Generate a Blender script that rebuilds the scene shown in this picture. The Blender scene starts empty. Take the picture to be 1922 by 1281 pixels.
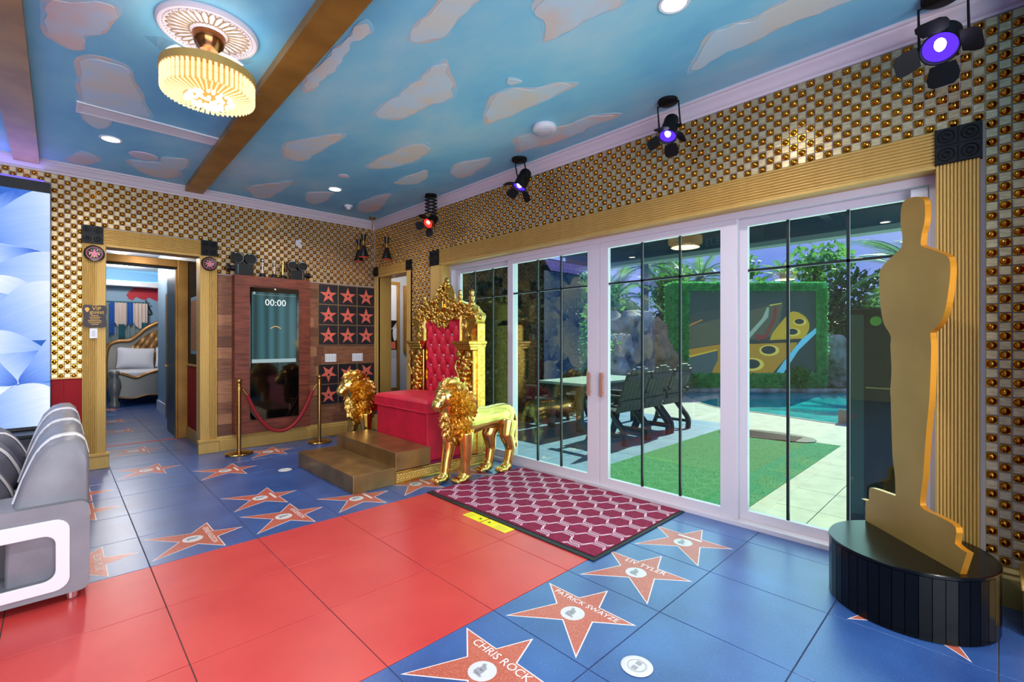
import bpy, bmesh, math, random
from mathutils import Vector, Matrix, noise as mnoise

rnd = random.Random(11)
sc = bpy.context.scene
col = sc.collection
PI = math.pi

# ------------------------------------------------------------------ camera
cam_d = bpy.data.cameras.new('camera')
cam = bpy.data.objects.new('camera', cam_d)
col.objects.link(cam)
cam.location = (0, 0, 1.408)
cam.rotation_euler = (math.radians(90), 0, math.radians(-44.02))
cam_d.sensor_width = 36
cam_d.lens = 882.4 / 1922 * 36
cam_d.shift_y = -1.3 / 1922
cam_d.clip_end = 200
cam_d.clip_start = 0.02
sc.camera = cam

# ------------------------------------------------------------------ view
sc.view_settings.view_transform = 'Standard'
sc.view_settings.look = 'None'
sc.view_settings.exposure = 0.0
sc.view_settings.gamma = 1.0
sc.view_settings.use_curve_mapping = False
sc.cycles.use_denoising = True
sc.cycles.max_bounces = 7
sc.cycles.use_adaptive_sampling = True
sc.cycles.adaptive_threshold = 0.04
sc.cycles.transparent_max_bounces = 12
sc.cycles.diffuse_bounces = 3
sc.cycles.glossy_bounces = 3
sc.cycles.sample_clamp_indirect = 6.0
sc.cycles.caustics_reflective = False
sc.cycles.caustics_refractive = False

# ------------------------------------------------------------------ world: a clear violet blue sky
w = bpy.data.worlds.new('sky'); sc.world = w; w.use_nodes = True
nt = w.node_tree; nt.nodes.clear()
wo = nt.nodes.new('ShaderNodeOutputWorld'); bg = nt.nodes.new('ShaderNodeBackground')
tc = nt.nodes.new('ShaderNodeTexCoord'); nz = nt.nodes.new('ShaderNodeTexNoise'); rp = nt.nodes.new('ShaderNodeValToRGB')
nz.inputs['Scale'].default_value = 2.2; nz.inputs['Detail'].default_value = 5
rp.color_ramp.elements[0].position = 0.38; rp.color_ramp.elements[0].color = (0.20, 0.24, 0.86, 1)
rp.color_ramp.elements[1].position = 0.72; rp.color_ramp.elements[1].color = (0.58, 0.52, 0.98, 1)
nt.links.new(tc.outputs['Generated'], nz.inputs['Vector']); nt.links.new(nz.outputs['Fac'], rp.inputs['Fac'])
nt.links.new(rp.outputs['Color'], bg.inputs['Color']); bg.inputs['Strength'].default_value = 1.25
nt.links.new(bg.outputs['Background'], wo.inputs['Surface'])

# ------------------------------------------------------------------ sun over the garden
sd = bpy.data.lights.new('sun', 'SUN'); sd.energy = 9.5; sd.angle = math.radians(0.6); sd.color = (1.0, 0.95, 0.86)
so = bpy.data.objects.new('sun', sd); col.objects.link(so)
so.location = (14, 6, 12)
so.rotation_euler = Vector((1.0, 0.02, 0.80)).to_track_quat('Z', 'Y').to_euler()

# ------------------------------------------------------------------ added fill lamp in a made-up window behind the camera
al = bpy.data.lights.new('rear_fill', 'AREA'); al.shape = 'RECTANGLE'; al.size = 6.4; al.size_y = 2.3; al.energy = 380; al.color = (0.94, 0.97, 1.0)
ao = bpy.data.objects.new('rear_fill', al); col.objects.link(ao)
ao.location = (-1.3, -2.94, 1.45); ao.rotation_euler = (math.radians(-90), 0, math.radians(180))

# ------------------------------------------------------------------ area lamp added outside the glass doors to strengthen the terrace daylight
dl = bpy.data.lights.new('terrace_fill', 'AREA'); dl.shape = 'RECTANGLE'; dl.size = 2.2; dl.size_y = 4.6; dl.energy = 78; dl.color = (0.72, 0.95, 1.0)
do = bpy.data.objects.new('terrace_fill', dl); col.objects.link(do)
do.location = (3.92, 2.66, 1.22); do.rotation_euler = (0, math.radians(90), 0)

# ================================================================== helpers
def S(r, g, b):
    f = lambda c: (c / 12.92 if c <= 0.04045 else ((c + 0.055) / 1.055) ** 2.4)
    return (f(r / 255), f(g / 255), f(b / 255), 1.0)

def pm(name, c, rough=0.5, metal=0.0, c2=None, scale=6.0, detail=4.0, bump=0.0, bscale=80.0,
       emit=None, estr=0.0, coat=0.0, stretch=None, lo=0.35, hi=0.65, sheen=0.0, spec=0.5):
    m = bpy.data.materials.new(name); m.use_nodes = True
    t = m.node_tree; b = t.nodes['Principled BSDF']
    b.inputs['Base Color'].default_value = c
    b.inputs['Roughness'].default_value = rough
    b.inputs['Metallic'].default_value = metal
    b.inputs['Specular IOR Level'].default_value = spec
    if coat: b.inputs['Coat Weight'].default_value = coat; b.inputs['Coat Roughness'].default_value = 0.1
    if sheen: b.inputs['Sheen Weight'].default_value = sheen
    if emit: b.inputs['Emission Color'].default_value = emit; b.inputs['Emission Strength'].default_value = estr
    if c2 or bump:
        g = t.nodes.new('ShaderNodeNewGeometry'); v = g.outputs['Position']
        if stretch:
            mp = t.nodes.new('ShaderNodeMapping'); mp.inputs['Scale'].default_value = stretch
            t.links.new(v, mp.inputs['Vector']); v = mp.outputs['Vector']
        if c2:
            n = t.nodes.new('ShaderNodeTexNoise'); n.inputs['Scale'].default_value = scale; n.inputs['Detail'].default_value = detail
            r = t.nodes.new('ShaderNodeValToRGB')
            r.color_ramp.elements[0].position = lo; r.color_ramp.elements[0].color = c
            r.color_ramp.elements[1].position = hi; r.color_ramp.elements[1].color = c2
            t.links.new(v, n.inputs['Vector']); t.links.new(n.outputs['Fac'], r.inputs['Fac'])
            t.links.new(r.outputs['Color'], b.inputs['Base Color'])
        if bump:
            n2 = t.nodes.new('ShaderNodeTexNoise'); n2.inputs['Scale'].default_value = bscale; n2.inputs['Detail'].default_value = 3
            bp = t.nodes.new('ShaderNodeBump'); bp.inputs['Strength'].default_value = bump; bp.inputs['Distance'].default_value = 0.01
            t.links.new(v, n2.inputs['Vector']); t.links.new(n2.outputs['Fac'], bp.inputs['Height']); t.links.new(bp.outputs['Normal'], b.inputs['Normal'])
    return m

def emat(name, c, s):
    m = bpy.data.materials.new(name); m.use_nodes = True
    t = m.node_tree; t.nodes.clear()
    o = t.nodes.new('ShaderNodeOutputMaterial'); e = t.nodes.new('ShaderNodeEmission')
    e.inputs['Color'].default_value = c; e.inputs['Strength'].default_value = s
    t.links.new(e.outputs[0], o.inputs[0])
    return m

def glassmat(name, tint, refl, base=0.05, rough=0.0):
    """thin window glass: tinted transparency under a Fresnel reflection"""
    m = bpy.data.materials.new(name); m.use_nodes = True
    t = m.node_tree; t.nodes.clear()
    o = t.nodes.new('ShaderNodeOutputMaterial'); mx = t.nodes.new('ShaderNodeMixShader')
    tr = t.nodes.new('ShaderNodeBsdfTransparent'); gl = t.nodes.new('ShaderNodeBsdfGlossy')
    fr = t.nodes.new('ShaderNodeFresnel'); ge = t.nodes.new('ShaderNodeNewGeometry')
    mr = t.nodes.new('ShaderNodeMapRange'); mr.inputs['To Min'].default_value = 1.5; mr.inputs['To Max'].default_value = 1/1.5   # both faces of the sheet behave alike
    t.links.new(ge.outputs['Backfacing'], mr.inputs['Value']); t.links.new(mr.outputs[0], fr.inputs['IOR'])
    ad = t.nodes.new('ShaderNodeMath'); ad.operation = 'ADD'; ad.inputs[1].default_value = base; ad.use_clamp = True
    tr.inputs['Color'].default_value = tint; gl.inputs['Color'].default_value = refl; gl.inputs['Roughness'].default_value = rough
    t.links.new(fr.outputs[0], ad.inputs[0]); t.links.new(ad.outputs[0], mx.inputs[0])
    t.links.new(tr.outputs[0], mx.inputs[1]); t.links.new(gl.outputs[0], mx.inputs[2]); t.links.new(mx.outputs[0], o.inputs[0])
    return m

class MB:
    def __init__(s): s.v = []; s.f = []
    def add(s, vs, fs):
        k = len(s.v); s.v += [tuple(p) for p in vs]; s.f += [tuple(i + k for i in q) for q in fs]
        return s
    def box(s, x0, x1, y0, y1, z0, z1):
        return s.add([(x0,y0,z0),(x1,y0,z0),(x1,y1,z0),(x0,y1,z0),(x0,y0,z1),(x1,y0,z1),(x1,y1,z1),(x0,y1,z1)],
                     [(0,3,2,1),(4,5,6,7),(0,1,5,4),(1,2,6,5),(2,3,7,6),(3,0,4,7)])
    def obox(s, c, size, R=None):
        hx, hy, hz = [q / 2 for q in size]; R = R or Matrix.Identity(3); c = Vector(c)
        vs = [c + R @ Vector(p) for p in [(-hx,-hy,-hz),(hx,-hy,-hz),(hx,hy,-hz),(-hx,hy,-hz),(-hx,-hy,hz),(hx,-hy,hz),(hx,hy,hz),(-hx,hy,hz)]]
        return s.add(vs, [(0,3,2,1),(4,5,6,7),(0,1,5,4),(1,2,6,5),(2,3,7,6),(3,0,4,7)])
    def cyl(s, p0, p1, r0, r1=None, n=16, cap=True):
        r1 = r0 if r1 is None else r1
        p0, p1 = Vector(p0), Vector(p1); d = (p1 - p0).normalized()
        a = d.orthogonal().normalized(); b = d.cross(a)
        vs = []
        for p, r in ((p0, r0), (p1, r1)):
            for i in range(n):
                t = 2 * PI * i / n; vs.append(p + a * (r * math.cos(t)) + b * (r * math.sin(t)))
        fs = [(i, (i+1) % n, n + (i+1) % n, n + i) for i in range(n)]
        if cap: fs += [tuple(range(n))[::-1], tuple(range(n, 2*n))]
        return s.add(vs, fs)
    def tube(s, pts, r, n=8, closed=False, cap=True):
        pts = [Vector(p) for p in pts]; m = len(pts); vs = []; fs = []
        rr = r if isinstance(r, (list, tuple)) else [r] * m
        d0 = (pts[1] - pts[0]).normalized(); a = d0.orthogonal().normalized()
        for i, p in enumerate(pts):
            q0 = pts[i-1] if (i > 0 or closed) else pts[i]; q1 = pts[(i+1) % m] if (i < m-1 or closed) else pts[i]
            d = (q1 - q0).normalized(); a = (a - d * a.dot(d)).normalized(); b = d.cross(a)
            for k in range(n):
                t = 2*PI*k/n; vs.append(p + (a*math.cos(t) + b*math.sin(t)) * rr[i])
        for i in range(m if closed else m-1):
            j = (i+1) % m
            for k in range(n): fs.append((i*n+k, i*n+(k+1) % n, j*n+(k+1) % n, j*n+k))
        if cap and not closed: fs += [tuple(range(n))[::-1], tuple(range((m-1)*n, m*n))]
        return s.add(vs, fs)
    def lathe(s, prof, n=24, c=(0,0,0), R=None, cap=True):
        vs = []; fs = []; m = len(prof); c = Vector(c); R = R or Matrix.Identity(3)
        for r, z in prof:
            for k in range(n):
                t = 2*PI*k/n; vs.append(c + R @ Vector((r*math.cos(t), r*math.sin(t), z)))
        for i in range(m-1):
            for k in range(n): fs.append((i*n+k, i*n+(k+1) % n, (i+1)*n+(k+1) % n, (i+1)*n+k))
        if cap: fs += [tuple(range(n))[::-1], tuple(range((m-1)*n, m*n))]
        return s.add(vs, fs)
    def prism(s, poly, fn, d0, d1):
        """poly: 2D outline; fn(a, b, depth) -> 3D point"""
        n = len(poly)
        vs = [fn(a, b, d0) for a, b in poly] + [fn(a, b, d1) for a, b in poly]
        fs = [tuple(range(n))[::-1], tuple(range(n, 2*n))] + [(i, (i+1) % n, n+(i+1) % n, n+i) for i in range(n)]
        return s.add(vs, fs)
    def grid(s, fn, nu, nv, cu=False, cv=False):
        U = nu if cu else nu + 1; V = nv if cv else nv + 1
        vs = [fn(i / nu, j / nv) for i in range(U) for j in range(V)]
        fs = [(i*V+j, ((i+1) % U)*V+j, ((i+1) % U)*V+(j+1) % V, i*V+(j+1) % V) for i in range(nu) for j in range(nv)]
        return s.add(vs, fs)
    def ball(s, c, r, nu=12, nv=8, R=None):
        rx, ry, rz = (r, r, r) if not isinstance(r, (tuple, list)) else r
        c = Vector(c); R = R or Matrix.Identity(3)
        vs = [c + R @ Vector((0, 0, -rz))]
        for j in range(1, nv):
            p = -PI/2 + PI*j/nv
            for i in range(nu):
                t = 2*PI*i/nu; vs.append(c + R @ Vector((rx*math.cos(p)*math.cos(t), ry*math.cos(p)*math.sin(t), rz*math.sin(p))))
        vs.append(c + R @ Vector((0, 0, rz)))
        fs = [(0, 1+(i+1) % nu, 1+i) for i in range(nu)]
        for j in range(nv-2):
            for i in range(nu): fs.append((1+j*nu+i, 1+j*nu+(i+1) % nu, 1+(j+1)*nu+(i+1) % nu, 1+(j+1)*nu+i))
        L = len(vs)-1; q = 1+(nv-2)*nu
        fs += [(L, q+i, q+(i+1) % nu) for i in range(nu)]
        return s.add(vs, fs)
    def mesh(s, name, m=None, smooth=None):
        me = bpy.data.meshes.new(name); me.from_pydata(s.v, [], s.f); me.update()
        bm = bmesh.new(); bm.from_mesh(me); bmesh.ops.recalc_face_normals(bm, faces=bm.faces); bm.to_mesh(me); bm.free()
        if m: me.materials.append(m)
        if smooth is not None:
            me.shade_smooth(); me.set_sharp_from_angle(angle=math.radians(smooth))
        return me
    def build(s, name, m, parent=None, smooth=None, local=False, bevel=0.0, kind=None, label=None):
        o = bpy.data.objects.new(name, s.mesh(name, m, smooth)); col.objects.link(o)
        if parent: setpar(o, parent, local)
        if bevel:
            bv = o.modifiers.new('bevel', 'BEVEL'); bv.width = bevel; bv.segments = 2; bv.limit_method = 'ANGLE'; bv.angle_limit = math.radians(40)
        if kind: o['kind'] = kind
        if label: o['label'] = label
        return o

def setpar(o, parent, local=False):
    o.parent = parent
    if not local and parent.type == 'EMPTY':
        o.matrix_parent_inverse = Matrix.Translation(-Vector(parent.location))

def tag(o, label, cat, group=None, kind=None):
    o['label'] = label; o['category'] = cat
    if group: o['group'] = group
    if kind: o['kind'] = kind
    return o

def thing(name, label, cat, loc=(0, 0, 0), rz=0.0, group=None):
    o = bpy.data.objects.new(name, None); col.objects.link(o)
    o.location = loc; o.rotation_euler = (0, 0, rz); o.empty_display_size = 0.1
    return tag(o, label, cat, group)

def struct(name, label, cat, loc=(0, 0, 0)):
    o = bpy.data.objects.new(name, None); col.objects.link(o); o.location = loc
    return tag(o, label, cat, kind='structure')

def inst(name, me, parent=None, loc=(0, 0, 0), rot=(0, 0, 0), scale=(1, 1, 1)):
    o = bpy.data.objects.new(name, me); col.objects.link(o)
    if parent: setpar(o, parent, local=True)
    o.location = loc; o.rotation_euler = rot; o.scale = scale
    return o

def dup(root, loc, rz=0.0, label=None, group=None):
    r = root.copy(); col.objects.link(r); r.location = loc; r.rotation_euler = (0, 0, rz)
    if label: r['label'] = label
    if group: r['group'] = group
    for ch in list(root.children):
        c = ch.copy(); col.objects.link(c); c.parent = r
        for g in list(ch.children):
            d = g.copy(); col.objects.link(d); d.parent = c
    return r

def smooth_closed(pts, k=4):
    out = []; n = len(pts)
    for i in range(n):
        p0, p1, p2, p3 = [Vector(pts[(i+j-1) % n]) for j in range(4)]
        for t in range(k):
            u = t / k
            q = 0.5*((2*p1)+(-p0+p2)*u+(2*p0-5*p1+4*p2-p3)*u*u+(-p0+3*p1-3*p2+p3)*u**3)
            out.append(tuple(q))
    return out

def smooth_open(pts, k=4):
    out = []; n = len(pts)
    P = [Vector(p) for p in pts]
    for i in range(n-1):
        p0 = P[max(i-1, 0)]; p1 = P[i]; p2 = P[i+1]; p3 = P[min(i+2, n-1)]
        for t in range(k):
            u = t / k
            out.append(tuple(0.5*((2*p1)+(-p0+p2)*u+(2*p0-5*p1+4*p2-p3)*u*u+(-p0+3*p1-3*p2+p3)*u**3)))
    out.append(tuple(P[-1]))
    return out

# meshes that need evaluation are made first, while the scene is small
def text_mesh(s, size, m, extrude=0.0):
    cu = bpy.data.curves.new('t', 'FONT'); cu.body = s; cu.size = size; cu.align_x = 'CENTER'; cu.align_y = 'CENTER'; cu.extrude = extrude; cu.resolution_u = 3
    o = bpy.data.objects.new('t', cu); col.objects.link(o)
    dg = bpy.context.evaluated_depsgraph_get(); me = bpy.data.meshes.new_from_object(o.evaluated_get(dg))
    bpy.data.objects.remove(o); bpy.data.curves.remove(cu)
    me.materials.clear(); me.materials.append(m); me.name = 'lettering'
    return me

def fused(mb, voxel, smooth_it, m, name, disp=None):
    """fuse overlapping closed shapes into one continuous skin"""
    me = mb.mesh('tmp'); o = bpy.data.objects.new('tmp', me); col.objects.link(o)
    r = o.modifiers.new('r', 'REMESH'); r.mode = 'VOXEL'; r.voxel_size = voxel
    q = o.modifiers.new('s', 'SMOOTH'); q.factor = 0.5; q.iterations = smooth_it
    dg = bpy.context.evaluated_depsgraph_get(); out = bpy.data.meshes.new_from_object(o.evaluated_get(dg))
    bpy.data.objects.remove(o); bpy.data.meshes.remove(me)
    if disp:
        ns = [v.normal.copy() for v in out.vertices]
        for v, n in zip(out.vertices, ns): v.co = v.co + n * disp(v.co)
    out.materials.clear(); out.materials.append(m); out.name = name; out.shade_smooth()
    return out
# ================================================================== materials
M = {}
def terrazzo(name, base, base2, fleck, rough=0.28, thr=0.66, fs=260, coat=0.0):
    m = bpy.data.materials.new(name); m.use_nodes = True
    t = m.node_tree; b = t.nodes['Principled BSDF']
    g = t.nodes.new('ShaderNodeNewGeometry')
    n1 = t.nodes.new('ShaderNodeTexNoise'); n1.inputs['Scale'].default_value = 2.4; n1.inputs['Detail'].default_value = 6
    r1 = t.nodes.new('ShaderNodeValToRGB'); r1.color_ramp.elements[0].position = 0.35; r1.color_ramp.elements[0].color = base
    r1.color_ramp.elements[1].position = 0.68; r1.color_ramp.elements[1].color = base2
    n2 = t.nodes.new('ShaderNodeTexNoise'); n2.inputs['Scale'].default_value = fs; n2.inputs['Detail'].default_value = 1
    r2 = t.nodes.new('ShaderNodeValToRGB'); r2.color_ramp.elements[0].position = thr; r2.color_ramp.elements[0].color = (0,0,0,1)
    r2.color_ramp.elements[1].position = thr + 0.06; r2.color_ramp.elements[1].color = (1,1,1,1)
    mx = t.nodes.new('ShaderNodeMix'); mx.data_type = 'RGBA'
    mx.inputs[7].default_value = fleck
    for n in (n1, n2): t.links.new(g.outputs['Position'], n.inputs['Vector'])
    t.links.new(n1.outputs['Fac'], r1.inputs['Fac']); t.links.new(n2.outputs['Fac'], r2.inputs['Fac'])
    t.links.new(r2.outputs['Color'], mx.inputs[0]); t.links.new(r1.outputs['Color'], mx.inputs[6])
    t.links.new(mx.outputs[2], b.inputs['Base Color'])
    b.inputs['Roughness'].default_value = rough; b.inputs['Coat Weight'].default_value = coat; b.inputs['Coat Roughness'].default_value = 0.32
    return m
M['tile_blue'] = terrazzo('blue_terrazzo', S(36, 70, 130), S(52, 92, 156), S(128, 156, 205), 0.33, coat=0.5)
M['tile_red'] = pm('red_tile', S(204, 66, 62), 0.36, c2=S(196, 56, 56), scale=3)
M['star'] = terrazzo('terracotta_terrazzo', S(176, 84, 66), S(188, 92, 72), S(222, 160, 140), 0.32, 0.62, 220)
M['star_edge'] = pm('star_edge', S(226, 214, 210), 0.35)
M['emblem'] = pm('emblem', S(206, 204, 204), 0.4)
M['emblem_dark'] = pm('emblem_dark', S(150, 150, 156), 0.4)
M['white_print'] = pm('white_print', S(235, 230, 228), 0.4)
M['grout'] = pm('grout', S(74, 66, 66), 0.8)
M['grout_light'] = pm('mosaic_grout', S(180, 166, 162), 0.75)
M['gold_paint'] = pm('gold_paint', S(202, 162, 88), 0.42, 0.25, c2=S(196, 156, 83), scale=3, stretch=(6, 6, 0.6))
M['gold_beam'] = pm('gold_leaf_beam', S(176, 126, 52), 0.40, 0.35, c2=S(150, 104, 40), scale=4)
M['tile_gold'] = pm('brushed_gold_tile', S(220, 198, 156), 0.36, 0.62, c2=S(190, 166, 126), scale=26, stretch=(1, 1, 4))
M['tile_bump'] = pm('polished_gold_dome', S(206, 146, 50), 0.16, 1.0, c2=S(180, 118, 34), scale=20)
M['black_relief'] = pm('black_relief', S(16, 16, 19), 0.5, spec=0.3)
M['black'] = pm('black_satin', S(12, 12, 14), 0.35)
M['black_matte'] = pm('black_matte', S(9, 9, 11), 0.55, spec=0.25)
M['white_frame'] = pm('white_vinyl', S(214, 204, 212), 0.42)
M['white'] = pm('white_plastic', S(228, 226, 230), 0.4)
M['crown'] = pm('crown_white', S(216, 202, 208), 0.5)
M['muntin'] = pm('dark_muntin', S(16, 26, 30), 0.4)
M['rose'] = pm('rose_handle', S(196, 140, 120), 0.35, 0.4)
M['glass'] = glassmat('low_e_glass', (0.80, 0.96, 0.89, 1), (1.0, 0.96, 0.92, 1), 0.012)
M['cedar'] = pm('cedar_plank', S(150, 98, 66), 0.55, c2=S(112, 66, 42), scale=5, stretch=(1.2, 1.2, 16), bump=0.15, bscale=40)
M['cedar_b'] = pm('cedar_plank_light', S(186, 128, 88), 0.55, c2=S(146, 96, 64), scale=5, stretch=(1.2, 1.2, 16), bump=0.15, bscale=40)
M['cedar_c'] = pm('cedar_plank_dark', S(122, 74, 48), 0.55, c2=S(92, 54, 34), scale=5, stretch=(1.2, 1.2, 16), bump=0.15, bscale=40)
M['redwood'] = pm('stained_redwood', S(128, 60, 38), 0.42, c2=S(92, 38, 24), scale=4, stretch=(1.5, 1.5, 10), bump=0.1, bscale=50)
M['wain_red'] = pm('red_wainscot', S(150, 6, 22), 0.6, spec=0.25)
M['velvet'] = pm('red_velvet', S(212, 14, 52), 0.62, c2=S(190, 10, 44), scale=7)
M['magenta'] = pm('magenta_carpet', S(160, 22, 84), 0.9)
M['gold'] = pm('polished_gold', S(238, 202, 118), 0.20, 1.0, c2=S(226, 184, 94), scale=9)
M['gold_orn'] = pm('ornate_gold', S(232, 190, 98), 0.26, 1.0, c2=S(208, 156, 62), scale=30)
M['gold_mane'] = pm('soft_gold', S(242, 204, 118), 0.25, 1.0, c2=S(206, 156, 66), scale=34, stretch=(1, 1, 0.6), bump=1.0, bscale=48)
M['bronze'] = pm('bronze_step', S(164, 130, 82), 0.34, 0.75, c2=S(134, 104, 64), scale=5)
M['brass'] = pm('brass', S(186, 142, 78), 0.25, 1.0)
M['crystal'] = pm('crystal_button', S(240, 240, 245), 0.1, 0.6)
M['rope'] = pm('red_velvet_rope', S(140, 12, 24), 0.7)
M['rug'] = pm('maroon_rug', S(152, 14, 68), 0.95, c2=S(126, 8, 54), scale=40, bump=0.6, bscale=300)
M['rug_line'] = pm('rug_pattern', S(232, 196, 210), 0.95)
M['rug_edge'] = pm('rug_rubber', S(14, 14, 16), 0.6)
M['yellow'] = pm('yellow_tape', S(238, 226, 20), 0.5)
M['statue_gold'] = pm('matte_gold_board', S(164, 130, 68), 0.42, 0.35, c2=S(150, 116, 58), scale=3)
M['statue_edge'] = pm('lit_gold_edge', S(226, 150, 40), 0.3, 0.6)  # brighter orange paints in the light on the board's edge
M['podium'] = pm('black_lacquer', S(4, 4, 5), 0.22, spec=0.25)
M['chrome'] = pm('chrome', S(210, 210, 215), 0.15, 1.0)
M['leather'] = pm('grey_leather', S(132, 130, 138), 0.42, c2=S(122, 121, 129), scale=8, bump=0.1, bscale=160)
M['leather_w'] = pm('white_leather', S(226, 222, 226), 0.4)
M['leather_d'] = pm('dark_cubby', S(70, 64, 72), 0.5)
M['cushion'] = pm('grey_cushion', S(98, 98, 112), 0.5, bump=0.2, bscale=30)
M['plaque_black'] = terrazzo('black_terrazzo', S(24, 24, 32), S(34, 34, 42), S(92, 92, 104), 0.3, 0.6, 160)
M['coral'] = pm('coral_star', S(226, 108, 88), 0.45)
M['brass_line'] = pm('brass_line', S(170, 140, 92), 0.4, 0.5)
M['screen'] = pm('black_screen_glass', S(4, 5, 7), 0.06, spec=0.8)
M['sign_dark'] = pm('dark_sign', S(52, 42, 46), 0.5)
M['sign_gold'] = pm('sign_gold', S(196, 150, 60), 0.4, 0.3)
M['blue_wall'] = pm('blue_grey_wall', S(128, 160, 186), 0.6)
M['grey_wall'] = pm('pale_grey_wall', S(186, 188, 190), 0.6)
M['white_trim'] = pm('white_trim', S(206, 208, 216), 0.5)
M['room_wall'] = pm('plain_wall', S(176, 160, 130), 0.7)
M['bed_silver'] = pm('silver_bed', S(150, 148, 140), 0.35, 0.4)
M['bed_gold'] = pm('gold_bed', S(168, 124, 74), 0.35, 0.5)
M['linen'] = pm('white_linen', S(226, 226, 234), 0.8)
M['umbrella'] = pm('red_umbrella', S(176, 16, 40), 0.6)
M['drape_cream'] = pm('cream_drape', S(206, 190, 180), 0.7)
M['drape_blue'] = pm('blue_drape', S(30, 84, 160), 0.6)
M['drape_teal'] = pm('grey_teal_drape', S(120, 140, 146), 0.7)
M['drape_dark'] = pm('dark_teal_drape', S(24, 84, 98), 0.7)
# outside
M['turf'] = pm('green_turf', S(30, 110, 58), 0.95, c2=S(48, 132, 76), scale=60, bump=0.3, bscale=220)
M['paving'] = pm('cream_paving', S(180, 175, 158), 0.8, c2=S(164, 160, 144), scale=5)
M['patio_tile'] = pm('blue_patio_tile', S(112, 142, 168), 0.55, c2=S(96, 126, 156), scale=4)
M['water'] = pm('pool_water', S(10, 150, 156), 0.10, c2=S(50, 196, 192), scale=1.2, bump=0.08, bscale=7)
M['trunk'] = pm('palm_trunk', S(150, 148, 132), 0.85, c2=S(90, 86, 74), scale=14, stretch=(1, 1, 2.5), bump=0.6, bscale=12)
M['bark'] = pm('bark', S(86, 66, 50), 0.85)
M['rock'] = pm('garden_rock', S(176, 174, 166), 0.85, c2=S(116, 102, 84), scale=3, bump=0.7, bscale=9)
M['rock_warm'] = pm('warm_rock', S(166, 132, 98), 0.85, c2=S(124, 96, 72), scale=5, bump=0.7, bscale=9)
M['patio_dark'] = pm('dark_patio_soffit', S(38, 50, 48), 0.6)
M['fascia'] = pm('pale_fascia', S(190, 206, 196), 0.6)
M['sign_letters'] = pm('faded_letters', S(92, 104, 104), 0.6)
M['chair_wood'] = pm('dark_chair', S(66, 62, 56), 0.5, c2=S(46, 44, 42), scale=4, stretch=(1, 1, 8))
M['table_top'] = pm('pale_table', S(170, 186, 178), 0.4)

def ceiling_mat():
    m = bpy.data.materials.new('painted_sky'); m.use_nodes = True
    t = m.node_tree; b = t.nodes['Principled BSDF']; g = t.nodes.new('ShaderNodeNewGeometry')
    mp = t.nodes.new('ShaderNodeMapping'); mp.inputs['Scale'].default_value = (1, 0.55, 1); mp.inputs['Rotation'].default_value = (0, 0, 0.5)
    n = t.nodes.new('ShaderNodeTexNoise'); n.inputs['Scale'].default_value = 1.3; n.inputs['Detail'].default_value = 7; n.inputs['Roughness'].default_value = 0.55
    r = t.nodes.new('ShaderNodeValToRGB'); e = r.color_ramp.elements
    e[0].position = 0.30; e[0].color = S(106, 184, 222); e[1].position = 0.80; e[1].color = S(210, 226, 230)
    k = e.new(0.5); k.color = S(138, 208, 228); k = e.new(0.64); k.color = S(172, 218, 228)
    t.links.new(g.outputs['Position'], mp.inputs['Vector']); t.links.new(mp.outputs['Vector'], n.inputs['Vector'])
    t.links.new(n.outputs['Fac'], r.inputs['Fac']); t.links.new(r.outputs['Color'], b.inputs['Base Color'])
    b.inputs['Roughness'].default_value = 0.55
    return m
M['ceiling'] = ceiling_mat()
M['cloud_a'] = pm('cloud_cream', S(206, 224, 230), 0.6, c2=S(226, 214, 196), scale=3.2, detail=6, stretch=(1, 1, 1), lo=0.42, hi=0.62)
M['cloud_b'] = pm('cloud_peach', S(226, 204, 192), 0.6, c2=S(204, 222, 228), scale=3.5, detail=6, lo=0.4, hi=0.6)
M['cloud_c'] = pm('cloud_grey', S(200, 222, 230), 0.6, c2=S(222, 220, 206), scale=3, detail=6, lo=0.4, hi=0.62)
M['cloud_edge'] = pm('cloud_peach_edge', S(220, 202, 190), 0.6, c2=S(160, 212, 230), scale=4, lo=0.4, hi=0.6)

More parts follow.
